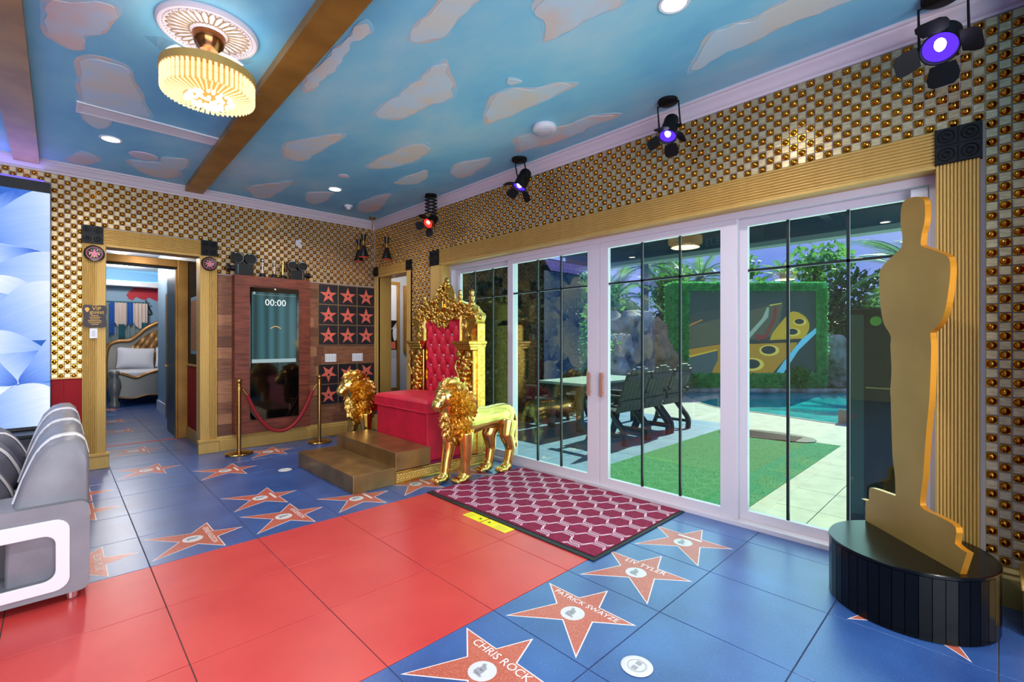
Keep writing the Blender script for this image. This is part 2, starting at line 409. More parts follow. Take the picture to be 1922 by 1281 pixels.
def petals():
    """the LED wall's picture: overlapping pale blue petals"""
    m = bpy.data.materials.new('petal_picture'); m.use_nodes = True
    t = m.node_tree; t.nodes.clear()
    o = t.nodes.new('ShaderNodeOutputMaterial'); e = t.nodes.new('ShaderNodeEmission'); g = t.nodes.new('ShaderNodeNewGeometry')
    mp = t.nodes.new('ShaderNodeMapping'); mp.inputs['Scale'].default_value = (1.2, 1, 2.6); mp.inputs['Rotation'].default_value = (0, 0.35, 0)
    v = t.nodes.new('ShaderNodeTexVoronoi'); v.feature = 'SMOOTH_F1'; v.inputs['Scale'].default_value = 1.5; v.inputs['Smoothness'].default_value = 0.18
    nz = t.nodes.new('ShaderNodeTexNoise'); nz.inputs['Scale'].default_value = 1.6; nz.inputs['Detail'].default_value = 2
    ad = t.nodes.new('ShaderNodeVectorMath'); ad.operation = 'MULTIPLY_ADD'; ad.inputs[1].default_value = (0.5, 0.5, 0.5)
    r = t.nodes.new('ShaderNodeValToRGB'); c = r.color_ramp.elements
    c[0].position = 0.05; c[0].color = S(150, 186, 250); c[1].position = 0.85; c[1].color = S(36, 80, 180)
    q = c.new(0.32); q.color = S(110, 156, 240); q = c.new(0.58); q.color = S(72, 122, 222)
    t.links.new(g.outputs['Position'], mp.inputs['Vector']); t.links.new(mp.outputs['Vector'], nz.inputs['Vector'])
    t.links.new(nz.outputs['Color'], ad.inputs[0]); t.links.new(mp.outputs['Vector'], ad.inputs[2]); t.links.new(ad.outputs[0], v.inputs['Vector'])
    t.links.new(v.outputs['Distance'], r.inputs['Fac']); t.links.new(r.outputs['Color'], e.inputs['Color'])
    e.inputs['Strength'].default_value = 1.0
    t.links.new(e.outputs[0], o.inputs[0])
    return m
M['petals'] = petals()

def leafmat(name, c, c2, scale, tl=0.55):
    m = pm(name, c, 0.5, c2=c2, scale=scale); t = m.node_tree; b = t.nodes['Principled BSDF']; o = t.nodes['Material Output']
    tr = t.nodes.new('ShaderNodeBsdfTranslucent'); mx = t.nodes.new('ShaderNodeMixShader'); mx.inputs[0].default_value = tl
    src = b.inputs['Base Color'].links[0].from_socket
    t.links.new(src, tr.inputs['Color']); t.links.new(b.outputs[0], mx.inputs[1]); t.links.new(tr.outputs[0], mx.inputs[2]); t.links.new(mx.outputs[0], o.inputs['Surface'])
    return m
M['leaf'] = leafmat('leaf', S(84, 144, 62), S(120, 172, 70), 1.5)
M['leaf_hedge'] = leafmat('hedge_leaf', S(120, 206, 124), S(84, 176, 98), 6, 0.45)
M['leaf_teal'] = leafmat('teal_leaf', S(60, 116, 78), S(86, 140, 84), 1.5)
M['leaf_dark'] = leafmat('dark_leaf', S(24, 58, 30), S(42, 84, 42), 2, 0.25)
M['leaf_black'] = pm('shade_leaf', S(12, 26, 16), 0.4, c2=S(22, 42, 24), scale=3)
M['frond'] = leafmat('palm_frond', S(100, 148, 72), S(130, 168, 82), 2)
M['petal'] = bpy.data.materials.new('picture_petal'); M['petal'].use_nodes = True
t = M['petal'].node_tree; t.nodes.clear()
o = t.nodes.new('ShaderNodeOutputMaterial'); e = t.nodes.new('ShaderNodeEmission'); tcn = t.nodes.new('ShaderNodeTexCoord'); sx = t.nodes.new('ShaderNodeSeparateXYZ')
wv = t.nodes.new('ShaderNodeTexNoise'); wv.inputs['Scale'].default_value = 3.0; mpn = t.nodes.new('ShaderNodeMapping'); mpn.inputs['Scale'].default_value = (0.6, 1, 9)
ma = t.nodes.new('ShaderNodeMath'); ma.operation = 'MULTIPLY_ADD'; ma.inputs[1].default_value = 0.16; rr_ = t.nodes.new('ShaderNodeValToRGB')
ce = rr_.color_ramp.elements; ce[0].position = 0.06; ce[0].color = S(52, 98, 206); ce[1].position = 0.95; ce[1].color = S(232, 240, 255)
q = ce.new(0.30); q.color = S(128, 166, 244); q = ce.new(0.62); q.color = S(178, 204, 252)
t.links.new(tcn.outputs['Object'], sx.inputs[0]); t.links.new(tcn.outputs['Object'], mpn.inputs['Vector']); t.links.new(mpn.outputs['Vector'], wv.inputs['Vector'])
t.links.new(wv.outputs['Fac'], ma.inputs[0]); t.links.new(sx.outputs['X'], ma.inputs[2]); t.links.new(ma.outputs[0], rr_.inputs['Fac']); t.links.new(rr_.outputs['Color'], e.inputs['Color']); e.inputs['Strength'].default_value = 1.15; t.links.new(e.outputs[0], o.inputs[0])

# lettering meshes, made while the scene is still empty
TXT = {}
for s_, z_ in (('CHRIS ROCK', 0.062), ('PATRICK SWAYZE', 0.050), ('LIV TYLER', 0.062), ('ERNIE HUDSON', 0.050), ('ELON MUSK', 0.056), ('ANDERSON', 0.052)):
    TXT[s_] = text_mesh(s_, z_, M['white_print'])
TXT['VIP'] = text_mesh('VIP', 0.07, M['sign_gold'])
TXT['guest'] = text_mesh('guest', 0.07, M['sign_gold'])
TXT['00:00'] = text_mesh('00:00', 0.12, emat('clock_digits', S(235, 245, 245), 1.2))
TXT['beam'] = text_mesh('ELES', 0.16, M['sign_letters'])
# ---- the gold lion's fused body (local: faces -X, paws at z = 0)
def lion_body():
    b = MB()
    B = lambda c, r, R=None: b.ball(c, r, 16, 12, R)
    # trunk
    st = smooth_open([(0.16, 0.60, 0.02, 0.02), (0.20, 0.60, 0.09, 0.13), (0.34, 0.60, 0.128, 0.178), (0.50, 0.592, 0.112, 0.140), (0.66, 0.597, 0.100, 0.115), (0.80, 0.605, 0.104, 0.118), (0.92, 0.603, 0.106, 0.118), (1.00, 0.60, 0.085, 0.095), (1.035, 0.60, 0.02, 0.02)], 4)
    b.grid(lambda u, v: (lambda q, a: (q[0], q[2]*math.cos(a), q[1]+q[3]*math.sin(a)))(st[round(u*(len(st)-1))], 2*PI*v), len(st)-1, 24, cv=True)
    b.f.append(tuple(range(24))[::-1]); k_ = len(b.v); b.f.append(tuple(range(k_-24, k_)))
    # neck and head
    B((0.27, 0, 0.76), (0.15, 0.115, 0.18)); B((0.20, 0, 0.86), (0.135, 0.11, 0.125))
    B((0.115, 0, 0.855), (0.085, 0.078, 0.085)); B((0.070, 0, 0.800), (0.080, 0.062, 0.055)); B((0.040, 0, 0.775), (0.058, 0.054, 0.045))
    b.cyl((0.10, 0, 0.895), (0.012, 0, 0.802), 0.034, 0.030, 12)          # bridge of the nose
    B((0.006, 0, 0.795), (0.022, 0.030, 0.020))                            # nose tip
    B((0.06, 0, 0.738), (0.048, 0.040, 0.026))                             # chin
    for s in (-1, 1):
        B((0.078, 0.045*s, 0.895), (0.030, 0.026, 0.016)); B((0.04, 0.030*s, 0.770), (0.034, 0.026, 0.026)); B((0.20, 0.125*s, 0.950), (0.022, 0.026, 0.034))
    # legs: front pair, hind pair (stride)
    def leg(pts):
        for (p0, r0), (p1, r1) in zip(pts[:-1], pts[1:]):
            b.cyl(p0, p1, r0, r1, 14); b.ball(p1, r1, 14, 10)
    leg([((0.26, 0.075, 0.50), 0.088), ((0.235, 0.078, 0.32), 0.066), ((0.205, 0.075, 0.20), 0.053), ((0.185, 0.072, 0.075), 0.050)])
    leg([((0.33, -0.075, 0.50), 0.088), ((0.335, -0.078, 0.32), 0.066), ((0.327, -0.075, 0.20), 0.053), ((0.325, -0.072, 0.075), 0.050)])
    leg([((0.84, 0.070, 0.55), 0.10), ((0.775, 0.078, 0.40), 0.080), ((0.80, 0.078, 0.25), 0.055), ((0.765, 0.076, 0.08), 0.047)])
    leg([((0.92, -0.070, 0.55), 0.10), ((0.885, -0.078, 0.40), 0.082), ((0.945, -0.078, 0.25), 0.056), ((0.905, -0.076, 0.08), 0.048)])
    for (x, y) in ((0.158, 0.072), (0.298, -0.072), (0.725, 0.076), (0.865, -0.076)):
        B((x+0.015, y, 0.050), (0.078, 0.058, 0.050)); B((x-0.02, y, 0.034), (0.072, 0.062, 0.034))
        for k in (-1.5, -0.5, 0.5, 1.5): B((x-0.070, y+k*0.028, 0.030), (0.042, 0.0165, 0.030))
    tail = smooth_open([(1.02, 0, 0.64), (1.075, 0.0, 0.60), (1.10, 0.0, 0.50), (1.10, 0.0, 0.40), (1.095, 0.0, 0.30)], 5)
    b.tube(tail, 0.020, 10); B((1.095, 0, 0.265), (0.030, 0.030, 0.060))
    B((1.02, 0, 0.63), 0.05)
    return fused(b, 0.0085, 4, M['gold'], 'lion_body')
LION = lion_body()
def lion_mane():
    """overlapping locks over the crown, neck and chest"""
    b = MB(); r2 = random.Random(5)
    E = [(Vector((0.215, 0, 0.855)), Vector((0.135, 0.128, 0.150)), 230), (Vector((0.285, 0, 0.745)), Vector((0.165, 0.146, 0.190)), 280),
         (Vector((0.275, 0, 0.585)), Vector((0.135, 0.132, 0.195)), 230)]
    def inside(p, q, k=0.97):
        c, r, _ = E[q]; d = p-c
        return (d.x/r.x)**2+(d.y/r.y)**2+(d.z/r.z)**2 < k
    for q, (c, r, n) in enumerate(E):
        for i in range(n):
            z = 1-2*(i+0.5)/n; a = i*2.399963; h = math.sqrt(1-z*z)
            d = Vector((h*math.cos(a), h*math.sin(a), z)); p = c + Vector((d.x*r.x, d.y*r.y, d.z*r.z))
            if any(inside(p, o) for o in range(3) if o != q): continue
            if p.x < 0.135 and 0.70 < p.z < 0.925 and abs(p.y) < 0.085: continue
            if p.x > 0.40 and p.z < 0.60: continue
            nr = Vector((d.x/r.x, d.y/r.y, d.z/r.z)).normalized()
            flow = Vector((0.42, 0.25*(r2.random()-0.5), -0.9)) if p.z < 0.93 else Vector((0.9, 0.5*(r2.random()-0.5), -0.1))
            flow = (flow - nr*flow.dot(nr)).normalized()
            sd = nr.cross(flow).normalized(); L = 0.068+0.026*r2.random(); W = 0.0195; H = 0.032*(0.5+r2.random())
            o_ = p - nr*0.010
            vs = [o_-flow*L*0.30, o_+sd*W*0.85, o_-sd*W*0.85, o_+nr*H*0.95, o_+sd*W*0.7+flow*L*0.36, o_-sd*W*0.7+flow*L*0.36, o_+nr*H*1.35+flow*L*0.36, o_+flow*L*0.85+nr*H*0.5+sd*0.010*(r2.random()-0.5)]
            b.add(vs, [(0,1,3),(0,3,2),(1,4,6,3),(3,6,5,2),(4,7,6),(6,7,5)])
    for c, r, n in E: b.ball(c, tuple(q*0.93 for q in r), 18, 12)
    me = b.mesh('mane', M['gold_mane']); me.shade_smooth(); me.set_sharp_from_angle(angle=math.radians(38))
    return me
MANE = lion_mane()
def rock(seed, sx, sy, sz, m):
    b = MB(); r2 = random.Random(seed)
    b.ball((0, 0, sz*0.45), (sx*0.5, sy*0.5, sz*0.55), 16, 12)
    for k in range(9):
        c = ((r2.random()-0.5)*sx*0.8, (r2.random()-0.5)*sy*0.8, sz*r2.random()*0.85); h = 0.16*(sx+sz)*(0.6+0.6*r2.random())
        R = Matrix.Rotation(r2.random()*3, 3, 'Z') @ Matrix.Rotation(r2.random()*0.8, 3, 'X')
        b.obox(c, (h*1.2, h, h*1.4), R)
    mn = min(sx, sy)
    return fused(b, max(sx, sz)/34, 1, m, 'boulder', lambda p: mn*(0.10*mnoise.noise(p*2.2+Vector((seed, 0, 0)))+0.06*mnoise.noise(p*6)+0.035*mnoise.noise(p*14)))
ROCKS = [rock(1, 0.75, 0.7, 2.1, M['rock_warm']), rock(2, 1.3, 1.0, 1.0, M['rock']), rock(4, 0.8, 0.8, 1.7, M['rock']), rock(6, 2.2, 0.7, 0.5, M['rock'])]
# ================================================================== the setting
XR, YB, ZC = 3.63, 6.88, 3.27
G = 0.61; GX0 = 0.413

# ---- floor: tiles of 61 cm over a dark grout bed
floor = struct('floor', 'floor of blue and red square tiles with inlaid stars', 'floor')
MB().box(-6.1, 3.86, -3.1, 15.6, -0.10, -0.004).build('grout_bed', M['grout'], floor)
def tile_mesh(m):
    b = MB(); h = G/2 - 0.0022; c = 0.0015
    b.add([(-h,-h,-0.012),(h,-h,-0.012),(h,h,-0.012),(-h,h,-0.012),(-h,-h,-c),(h,-h,-c),(h,h,-c),(-h,h,-c),
           (-h+c,-h+c,0),(h-c,-h+c,0),(h-c,h-c,0),(-h+c,h-c,0)],
          [(0,1,5,4),(1,2,6,5),(2,3,7,6),(3,0,4,7),(4,5,9,8),(5,6,10,9),(6,7,11,10),(7,4,8,11),(8,9,10,11)])
    return b.mesh('floor_tile', m)
tb, tr_ = tile_mesh(M['tile_blue']), tile_mesh(M['tile_red'])
TILES = {}
for ix in range(-6, 6):
    for iy in range(-3, 26):
        x, y = GX0 + (ix+0.5)*G, (iy+0.5)*G
        if iy >= 11 and not (-1 <= ix <= 3): continue
        if iy < 0 and ix < 0: continue
        if ix < -2 and iy < 3: continue
        if x > 3.9: continue
        TILES[ix, iy] = inst('floor_tile', tr_ if 3 <= iy <= 5 else tb, floor, (x, y, 0))
# blue floor of the part of the room behind the camera
MB().box(-6.0, GX0-6*G-0.004, -3.0, YB, -0.004, 0).build('far_floor', M['tile_blue'], floor)
MB().box(GX0-6*G, GX0-2*G-0.004, -3.0, 3*G-0.004, -0.004, 0).build('far_floor', M['tile_blue'], floor)
MB().box(GX0-2*G, 3.6, -3.0, -3*G-0.004, -0.004, 0).build('far_floor', M['tile_blue'], floor)
MB().box(GX0-2*G, GX0-0.004, -3*G, -0.004, -0.004, 0).build('far_floor', M['tile_blue'], floor)

# ---- stars set into the floor tiles
tips = [(0.285, 0), (0.112, 0.286), (-0.29, 0.226), (-0.29, -0.226), (0.112, -0.286)]
def isect(a, b, c, d):
    x1,y1 = a; x2,y2 = b; x3,y3 = c; x4,y4 = d
    D = (x1-x2)*(y3-y4)-(y1-y2)*(x3-x4)
    return (((x1*y2-y1*x2)*(x3-x4)-(x1-x2)*(x3*y4-y3*x4))/D, ((x1*y2-y1*x2)*(y3-y4)-(y1-y2)*(x3*y4-y3*x4))/D)
def star_poly(t):
    out = []
    for i in range(5):
        out.append(t[i]); out.append(isect(t[i], t[(i+2) % 5], t[(i+1) % 5], t[(i-1) % 5]))
    return out
STAR = star_poly(tips)
def inset(poly, k):
    cx = sum(p[0] for p in poly)/len(poly); cy = sum(p[1] for p in poly)/len(poly)
    out = []; n = len(poly)
    for i in range(n):
        p, a, b = Vector(poly[i]), Vector(poly[i-1]), Vector(poly[(i+1) % n])
        d1 = (p-a).normalized(); d2 = (b-p).normalized()
        n1 = Vector((-d1.y, d1.x)); n2 = Vector((-d2.y, d2.x)); m = (n1+n2)
        q = p + m * (k / max(0.18, (1 + n1.dot(n2)))); out.append((q.x, q.y))
    return out
flat = lambda z: (lambda a, b, d: (a, b, z+d))
star_e = MB().prism(STAR, flat(0), 0, 0.0006).mesh('star_border', M['star_edge'])
star_i = MB().prism(inset(STAR, 0.0065), flat(0), 0, 0.0011).mesh('star', M['star'])
disc_m = MB().lathe([(0.062, 0), (0.062, 0.0016)], 28).mesh('emblem', M['emblem'])
pic_m = MB()
pic_m.lathe([(0.016, 0), (0.016, 0.0022)], 12, (0.012, 0.008, 0)); pic_m.box(-0.026, 0.004, -0.01, 0.03, 0, 0.0022); pic_m.box(-0.034, -0.022, -0.022, 0.022, 0, 0.0022); pic_m.lathe([(0.010, 0), (0.010, 0.0022)], 10, (0.03, 0.02, 0))
pic_m = pic_m.mesh('emblem_picture', M['emblem_dark'])
names = {(1,2): 'CHRIS ROCK', (2,2): 'PATRICK SWAYZE', (3,2): 'LIV TYLER', (0,6): 'ERNIE HUDSON', (-1,6): 'ELON MUSK', (1,6): 'ANDERSON'}
line_m = MB().box(-0.011, 0.011, -0.085, 0.085, 0, 0.0018).mesh('name_line', M['star_edge'])
for k in [(4,2),(3,2),(2,2),(1,2),(4,0),(2,6),(3,6),(4,6),(1,7),(1,6),(0,6),(-1,6),(-1,8),(-1,9),(0,10),(1,9),(2,10),(0,12),(0,15),(0,17),(0,20)]:
    if k not in TILES: continue
    t = TILES[k]
    if k == (-1, 8):   # two stars meet on this tile
        pass
    inst('star_border', star_e, t); inst('star', star_i, t)
    inst('emblem', disc_m, t, (-0.03, 0, 0)); inst('emblem_picture', pic_m, t, (-0.03, 0, 0))
    if k in names: inst('lettering', TXT[names[k]], t, (0.075, 0, 0.0019), (0, 0, -PI/2))
    else: inst('name_line', line_m, t, (0.075, 0, 0))
# red threshold strip in the bedroom doorway
MB().box(0.30, 1.30, 8.16, 8.24, 0, 0.003).build('threshold_strip', M['tile_red'], floor)

# ---- ceiling with a painted sky
ceil = struct('ceiling', 'ceiling painted as a blue sky with drifting clouds', 'ceiling')
MB().box(-6.1, 3.75, -3.1, 7.0, ZC, ZC+0.1).build('painted_panel', M['ceiling'], ceil)
CLOUDS = [[(-0.06,3.64),(-0.06,4.01),(-0.03,4.08),(0.05,4.12),(0.13,4.04),(0.13,3.88),(0.21,3.74),(0.26,3.5),(0.2,3.38)],
[(0.09,4.23),(0.1,4.73),(0.12,4.97),(0.27,5.06),(0.54,4.96),(0.56,4.85),(0.43,4.4),(0.34,4.11),(0.2,4.08)],
[(1.55,2.56),(1.66,2.49),(1.72,2.32),(1.67,2.23),(1.67,2.01),(1.62,1.9),(1.5,2.05),(1.52,2.41)],
[(1.87,1.76),(2.02,1.86),(2.15,1.95),(2.2,1.95),(2.22,1.67),(2.24,1.42),(2.05,1.4)],
[(3.16,1.51),(3.16,1.43),(3.13,1.31),(3.12,1.11),(3.1,0.92),(3.11,0.65),(3.12,0.45),(2.87,0.7),(2.88,0.96),(2.84,1.1),(2.85,1.23),(2.94,1.35)],
[(1.85,3.6),(1.97,3.6),(2.11,3.44),(2.11,3.16),(2.2,2.96),(2.11,2.78),(1.87,2.55),(1.83,2.62),(1.83,2.85),(1.84,3.2)],
[(2.63,3.07),(2.69,2.96),(2.72,2.58),(2.72,2.12),(2.59,2.24),(2.54,2.35),(2.4,2.48),(2.38,2.62),(2.4,2.76)],
[(1.59,4.92),(1.7,5.09),(1.84,5.02),(1.86,4.65),(1.89,4.12),(1.77,4.19),(1.65,4.43),(1.54,4.67)],
[(2.37,4.72),(2.58,4.58),(2.67,4.26),(2.64,3.9),(2.51,3.73),(2.42,3.85),(2.37,4.16)],
[(2.86,4.98),(3.09,4.75),(2.92,4.33),(2.85,4.59)],[(3.15,4.23),(3.31,4.31),(3.36,4.14),(3.2,3.6),(3.07,3.77),(3.02,4.03)],
[(3.15,3.23),(3.28,3.28),(3.38,2.79),(3.35,2.41),(3.33,2.14),(3.19,2.3),(3.15,2.61),(3.05,2.89),(3.02,3.08)],
[(1.65,6.36),(1.86,6.75),(2.0,6.56),(1.98,5.73),(1.78,6.04)],[(2.26,6.14),(2.46,6.51),(2.57,6.34),(2.5,5.83),(2.31,5.95)],
[(2.95,6.14),(3.17,6.41),(3.3,6.17),(3.06,5.38),(2.94,5.64)],
[(1.26,3.49),(1.34,3.6),(1.37,3.34),(1.36,2.96),(1.31,2.78),(1.38,2.61),(1.29,2.54),(1.27,2.71),(1.27,3.03)],
[(0.05,6.69),(0.21,6.74),(0.32,6.42),(0.18,6.24)],[(0.54,6.42),(0.84,6.7),(1.0,6.42),(0.9,6.07),(0.56,6.2)],
[(0.75,5.92),(0.97,5.8),(0.99,6.2),(0.82,6.18)],[(2.3,2.42),(2.34,2.37),(2.4,2.37),(2.39,2.46)],[(0.13,5.22),(0.24,5.49),(0.34,5.33),(0.27,5.12)]]
cm = ['b','c','c','b','c','a','a','a','a','c','b','b','a','a','b','a','b','a','c','c','c']
for i, p in enumerate(CLOUDS):
    q = smooth_closed(p, 5)
    q = [(x + 0.010*math.sin(17*y+7*i), y + 0.010*math.sin(19*x+3*i)) for x, y in q]
    o = MB().prism(q, flat(ZC), -0.0012-0.0001*i, 0.001).build('painted_cloud', M['cloud_edge'], ceil)
    cx = sum(a for a, _ in q)/len(q); cy = sum(b for _, b in q)/len(q)
    q2 = [(cx+(a-cx)*0.86+0.01*math.sin(40*b), cy+(b-cy)*0.90+0.01*math.sin(33*a)) for a, b in q]
    MB().prism(q2, flat(ZC), -0.0038-0.0001*i, 0.001).build('painted_cloud', M['cloud_'+cm[i]], o)

# ---- ceiling beams
def beam(name, pts, label):
    o = MB().prism(pts, flat(0), 3.205, ZC+0.02).build(name, M['gold_beam'])
    tag(o, label, 'beam', kind='structure')
    return o
beam('trim_1', [(1.102, 6.80), (1.280, 6.80), (1.10, -3.0), (0.90, -3.0)], 'gold ceiling beam beside the crystal chandelier')
beam('trim_2', [(-0.318, 6.80), (-0.132, 6.80), (-0.148, -3.0), (-0.345, -3.0)], 'gold ceiling beam above the LED picture wall')

# ---- crown moulding
crown_prof = [(0, 3.155), (0.012, 3.155), (0.016, 3.172), (0.030, 3.178), (0.036, 3.195), (0.060, 3.226), (0.074, 3.234), (0.078, 3.246), (0.092, 3.250), (0.092, 3.272), (0, 3.272)]
o = MB().prism(crown_prof, lambda a, b, d: (d, YB-a, b), -6.0, XR).build('trim_3', M['crown'], smooth=50); tag(o, 'white crown moulding along the wall of the bedroom door', 'moulding', kind='structure')
o = MB().prism(crown_prof, lambda a, b, d: (XR-a, d, b), -3.0, YB).build('trim_4', M['crown'], smooth=50); tag(o, 'white crown moulding above the sliding doors', 'moulding', kind='structure')

# ---- walls
wb = struct('wall_back', 'back wall with gold mosaic, cedar planks and bedroom door', 'wall')
MB().box(-6.1, 0.30, YB, YB+0.16, 0, ZC).build('wall_panel', M['grout_light'], wb)
MB().box(1.36, XR+0.2, YB, YB+0.16, 0, ZC).build('wall_panel', M['grout_light'], wb)
MB().box(0.30, 1.36, YB, YB+0.16, 2.46, ZC).build('wall_panel', M['grout_light'], wb)
wr = struct('wall_right', 'gold mosaic wall with the wide sliding glass doors', 'wall')
MB().box(XR, XR+0.20, -3.1, 0.16, 0, ZC).build('wall_panel', M['grout_light'], wr)
MB().box(XR, XR+0.20, 0.16, 5.20, 2.405, ZC).build('wall_panel', M['grout_light'], wr)
MB().box(XR, XR+0.20, 5.20, 5.86, 0, ZC).build('wall_panel', M['grout_light'], wr)
MB().box(XR, XR+0.20, 5.86, 6.80, 2.42, ZC).build('wall_panel', M['grout_light'], wr)
MB().box(XR, XR+0.20, 6.80, YB, 0, ZC).build('wall_panel', M['grout_light'], wr)
o = MB().box(-6.2, -6.0, -3.1, 7.0, 0, ZC).build('wall_left', M['room_wall']); tag(o, 'plain wall at the far left of the room', 'wall', kind='structure')
wf_ = struct('wall_front', 'plain wall with an added window behind the camera', 'wall')
for q in ((-6.1, -4.6, 0, ZC), (2.0, XR+0.2, 0, ZC), (-4.6, 2.0, 0, 0.25), (-4.6, 2.0, 2.65, ZC)): MB().box(q[0], q[1], -3.2, -3.0, q[2], q[3]).build('wall_panel', M['room_wall'], wf_)
w1 = struct('added_window', 'added white framed window behind the camera', 'window')  # made-up window, built to hold the fill lamp
for k in range(5): MB().box(-4.6+k*1.62, -4.6+k*1.62+0.12, -3.14, -3.04, 0.25, 2.65).build('mullion', M['white_frame'], w1)
for z in (0.25, 2.57): MB().box(-4.48, 1.88, -3.14, -3.04, z, z+0.08).build('rail', M['white_frame'], w1)
for k in range(4): MB().box(-4.48+k*1.62, -4.6+(k+1)*1.62, -3.10, -3.09, 0.33, 2.57).build('pane', M['glass'], w1)

# ---- gold mosaic: flat tiles and domes in a chequerboard, 5 cm pitch
P = 0.05
def flat_tile(b, org=(0, 0, 0), fn=lambda p: p):
    h, t = 0.0232, 0.005; k = 0.0022; x, y, z = org
    pts = [(-h,-h,0),(h,-h,0),(h,h,0),(-h,h,0),(-h+k,-h+k,t),(h-k,-h+k,t),(h-k,h-k,t),(-h+k,h-k,t)]
    b.add([fn((x+a, y+c, z+d)) for a, c, d in pts], [(0,1,5,4),(1,2,6,5),(2,3,7,6),(3,0,4,7),(4,5,6,7)])
def dome_tile(b, org=(0, 0, 0), fn=lambda p: p, n=10):
    flat_tile(b, org, fn); x, y, z = org
    pr = [(0.0215, 0.0048), (0.0195, 0.0115), (0.0145, 0.0175), (0.0075, 0.0212)]
    vs = [fn((x+r*math.cos(2*PI*i/n), y+r*math.sin(2*PI*i/n), z+h)) for r, h in pr for i in range(n)] + [fn((x, y, z+0.0225))]
    fs = [(j*n+i, j*n+(i+1) % n, (j+1)*n+(i+1) % n, (j+1)*n+i) for j in range(3) for i in range(n)] + [(3*n+i, 3*n+(i+1) % n, 4*n) for i in range(n)]
    b.add(vs, fs)
b = MB(); flat_tile(b); FT = b.mesh('mosaic_tile', M['tile_gold'])
b = MB(); dome_tile(b); DT = b.mesh('mosaic_dome', M['tile_bump'], smooth=50)

def mosaic(parent, cells, fn, rot):
    """cells: (a, z, i, j) on the wall; fn(a, b, c): local tile axes -> world"""
    cells.sort(key=lambda c: (Vector(fn(c[0], c[1], 0)) - Vector((0, 0, 1.4))).length)
    for a, z, i, j in cells[:300]:
        inst('mosaic_tile', DT if (i+j) % 2 else FT, parent, fn(a, z, 0), rot)
    bf, bd = MB(), MB()
    for a, z, i, j in cells[300:]:
        if (i+j) % 2: dome_tile(bd, (a, z, 0), lambda p: fn(*p), 8)
        else: flat_tile(bf, (a, z, 0), lambda p: fn(*p))
    bf.build('mosaic_tile_field', M['tile_gold'], parent, kind='stuff')
    bd.build('mosaic_dome_field', M['tile_bump'], parent, smooth=50, kind='stuff')
cells = []
for i in range(-3, 138):
    y = 0.025 + i*P
    for j in range(0, 64):
        z = 0.005 + j*P + 0.025
        if z > 3.15: continue
        inside = z > 2.61 if 0.06 < y < 5.30 else (z > 2.57 if y > 5.78 else True)
        if y < -0.11: continue
        if y <= 0.06 and z < 0.20: continue
        if 5.30 <= y <= 5.80 and z < 1.02: continue
        if inside: cells.append((y, z, i, j))
mosaic(wr, cells, lambda a, z, c: (XR-c, a, z), (PI/2, 0, -PI/2))
cells = []
for i in range(-6, 73):
    x = 0.0 + i*P + 0.025 - 0.05
    if x > XR-0.02: continue
    for j in range(0, 64):
        z = 0.005 + j*P + 0.025
        if z > 3.15: continue
        if x < -0.05: ok = z > 3.03 and x > -2.0
        elif x < 0.18: ok = z > 1.02
        elif x < 1.45: ok = z > 2.66
        else: ok = z > 2.25
        if ok: cells.append((x, z, i, j))
for i in range(-40, -6):
    cells.append((-0.025 + i*P, 3.08, i, 61)); cells.append((-0.025+i*P, 3.13, i, 62))
mosaic(wb, cells, lambda a, z, c: (a, YB-c, z), (PI/2, 0, 0))

# ---- cedar planks behind the kiosk and plaques
row = 0; z = 0.195
while z < 2.235:
    h = min(0.139, 2.24 - z)
    cuts = [1.452, 1.452 + 0.55 + 0.9*rnd.random(), 2.66 + 0.5*rnd.random(), 3.628]
    for a, b_ in zip(cuts[:-1], cuts[1:]):
        t = 0.013 + 0.004*rnd.random()
        MB().box(a+0.001, b_-0.001, YB-t, YB+0.002, z+0.001, z+h-0.001).build('plank', M[rnd.choice(['cedar', 'cedar', 'cedar_b', 'cedar_c'])], wb, bevel=0.002)
    z += 0.14; row += 1
MB().box(1.452, 3.628, YB-0.022, YB, 2.240, 2.252).build('cap_strip', M['grout_light'], wb)
# red wainscot
for a, b_ in ((-0.05, 0.045), (0.047, 0.186)):
    MB().box(a, b_, YB-0.014, YB+0.002, 0.17, 1.0).build('wainscot_board', M['wain_red'], wb, bevel=0.002)
MB().box(-0.05, 0.186, YB-0.022, YB, 1.0, 1.015).build('cap_strip', M['gold_paint'], wb)
for a in range(5):
    MB().box(XR-0.014, XR+0.002, 5.30+a*0.1+0.001, 5.30+a*0.1+0.099, 0.17, 1.0).build('wainscot_board', M['wain_red'], wr, bevel=0.002)
MB().box(XR-0.022, XR, 5.30, 5.80, 1.0, 1.012).build('cap_strip', M['gold_paint'], wr)

# ---- baseboards
bb = [(0, 0), (0.024, 0), (0.024, 0.135), (0.018, 0.150), (0.020, 0.160), (0.010, 0.185), (0, 0.19)]
o = MB().prism(bb, lambda a, b, d: (d, YB-a, b), 1.45, XR).build('baseboard_back', M['gold_paint']); tag(o, 'gold baseboard under the cedar planks', 'baseboard', kind='structure')
o = MB().prism(bb, lambda a, b, d: (XR-a, d, b), 5.30, 5.80).build('baseboard_right', M['gold_paint']); tag(o, 'gold baseboard between the two doorways', 'baseboard', kind='structure')
o = MB().prism([(0,0),(0.03,0),(0.03,0.15),(0.02,0.165),(0.024,0.18),(0.012,0.20),(0,0.205)], lambda a, b, d: (XR-a, d, b), -0.11, 0.066).build('baseboard_front', M['gold_paint']); tag(o, 'gold baseboard behind the black podium', 'baseboard', kind='structure')
pil = struct('trim_5', 'dark red pillar with gold plinth at the right edge', 'pillar')
MB().box(3.33, XR, -0.50, -0.115, 0.24, ZC).build('shaft', M['wain_red'], pil)
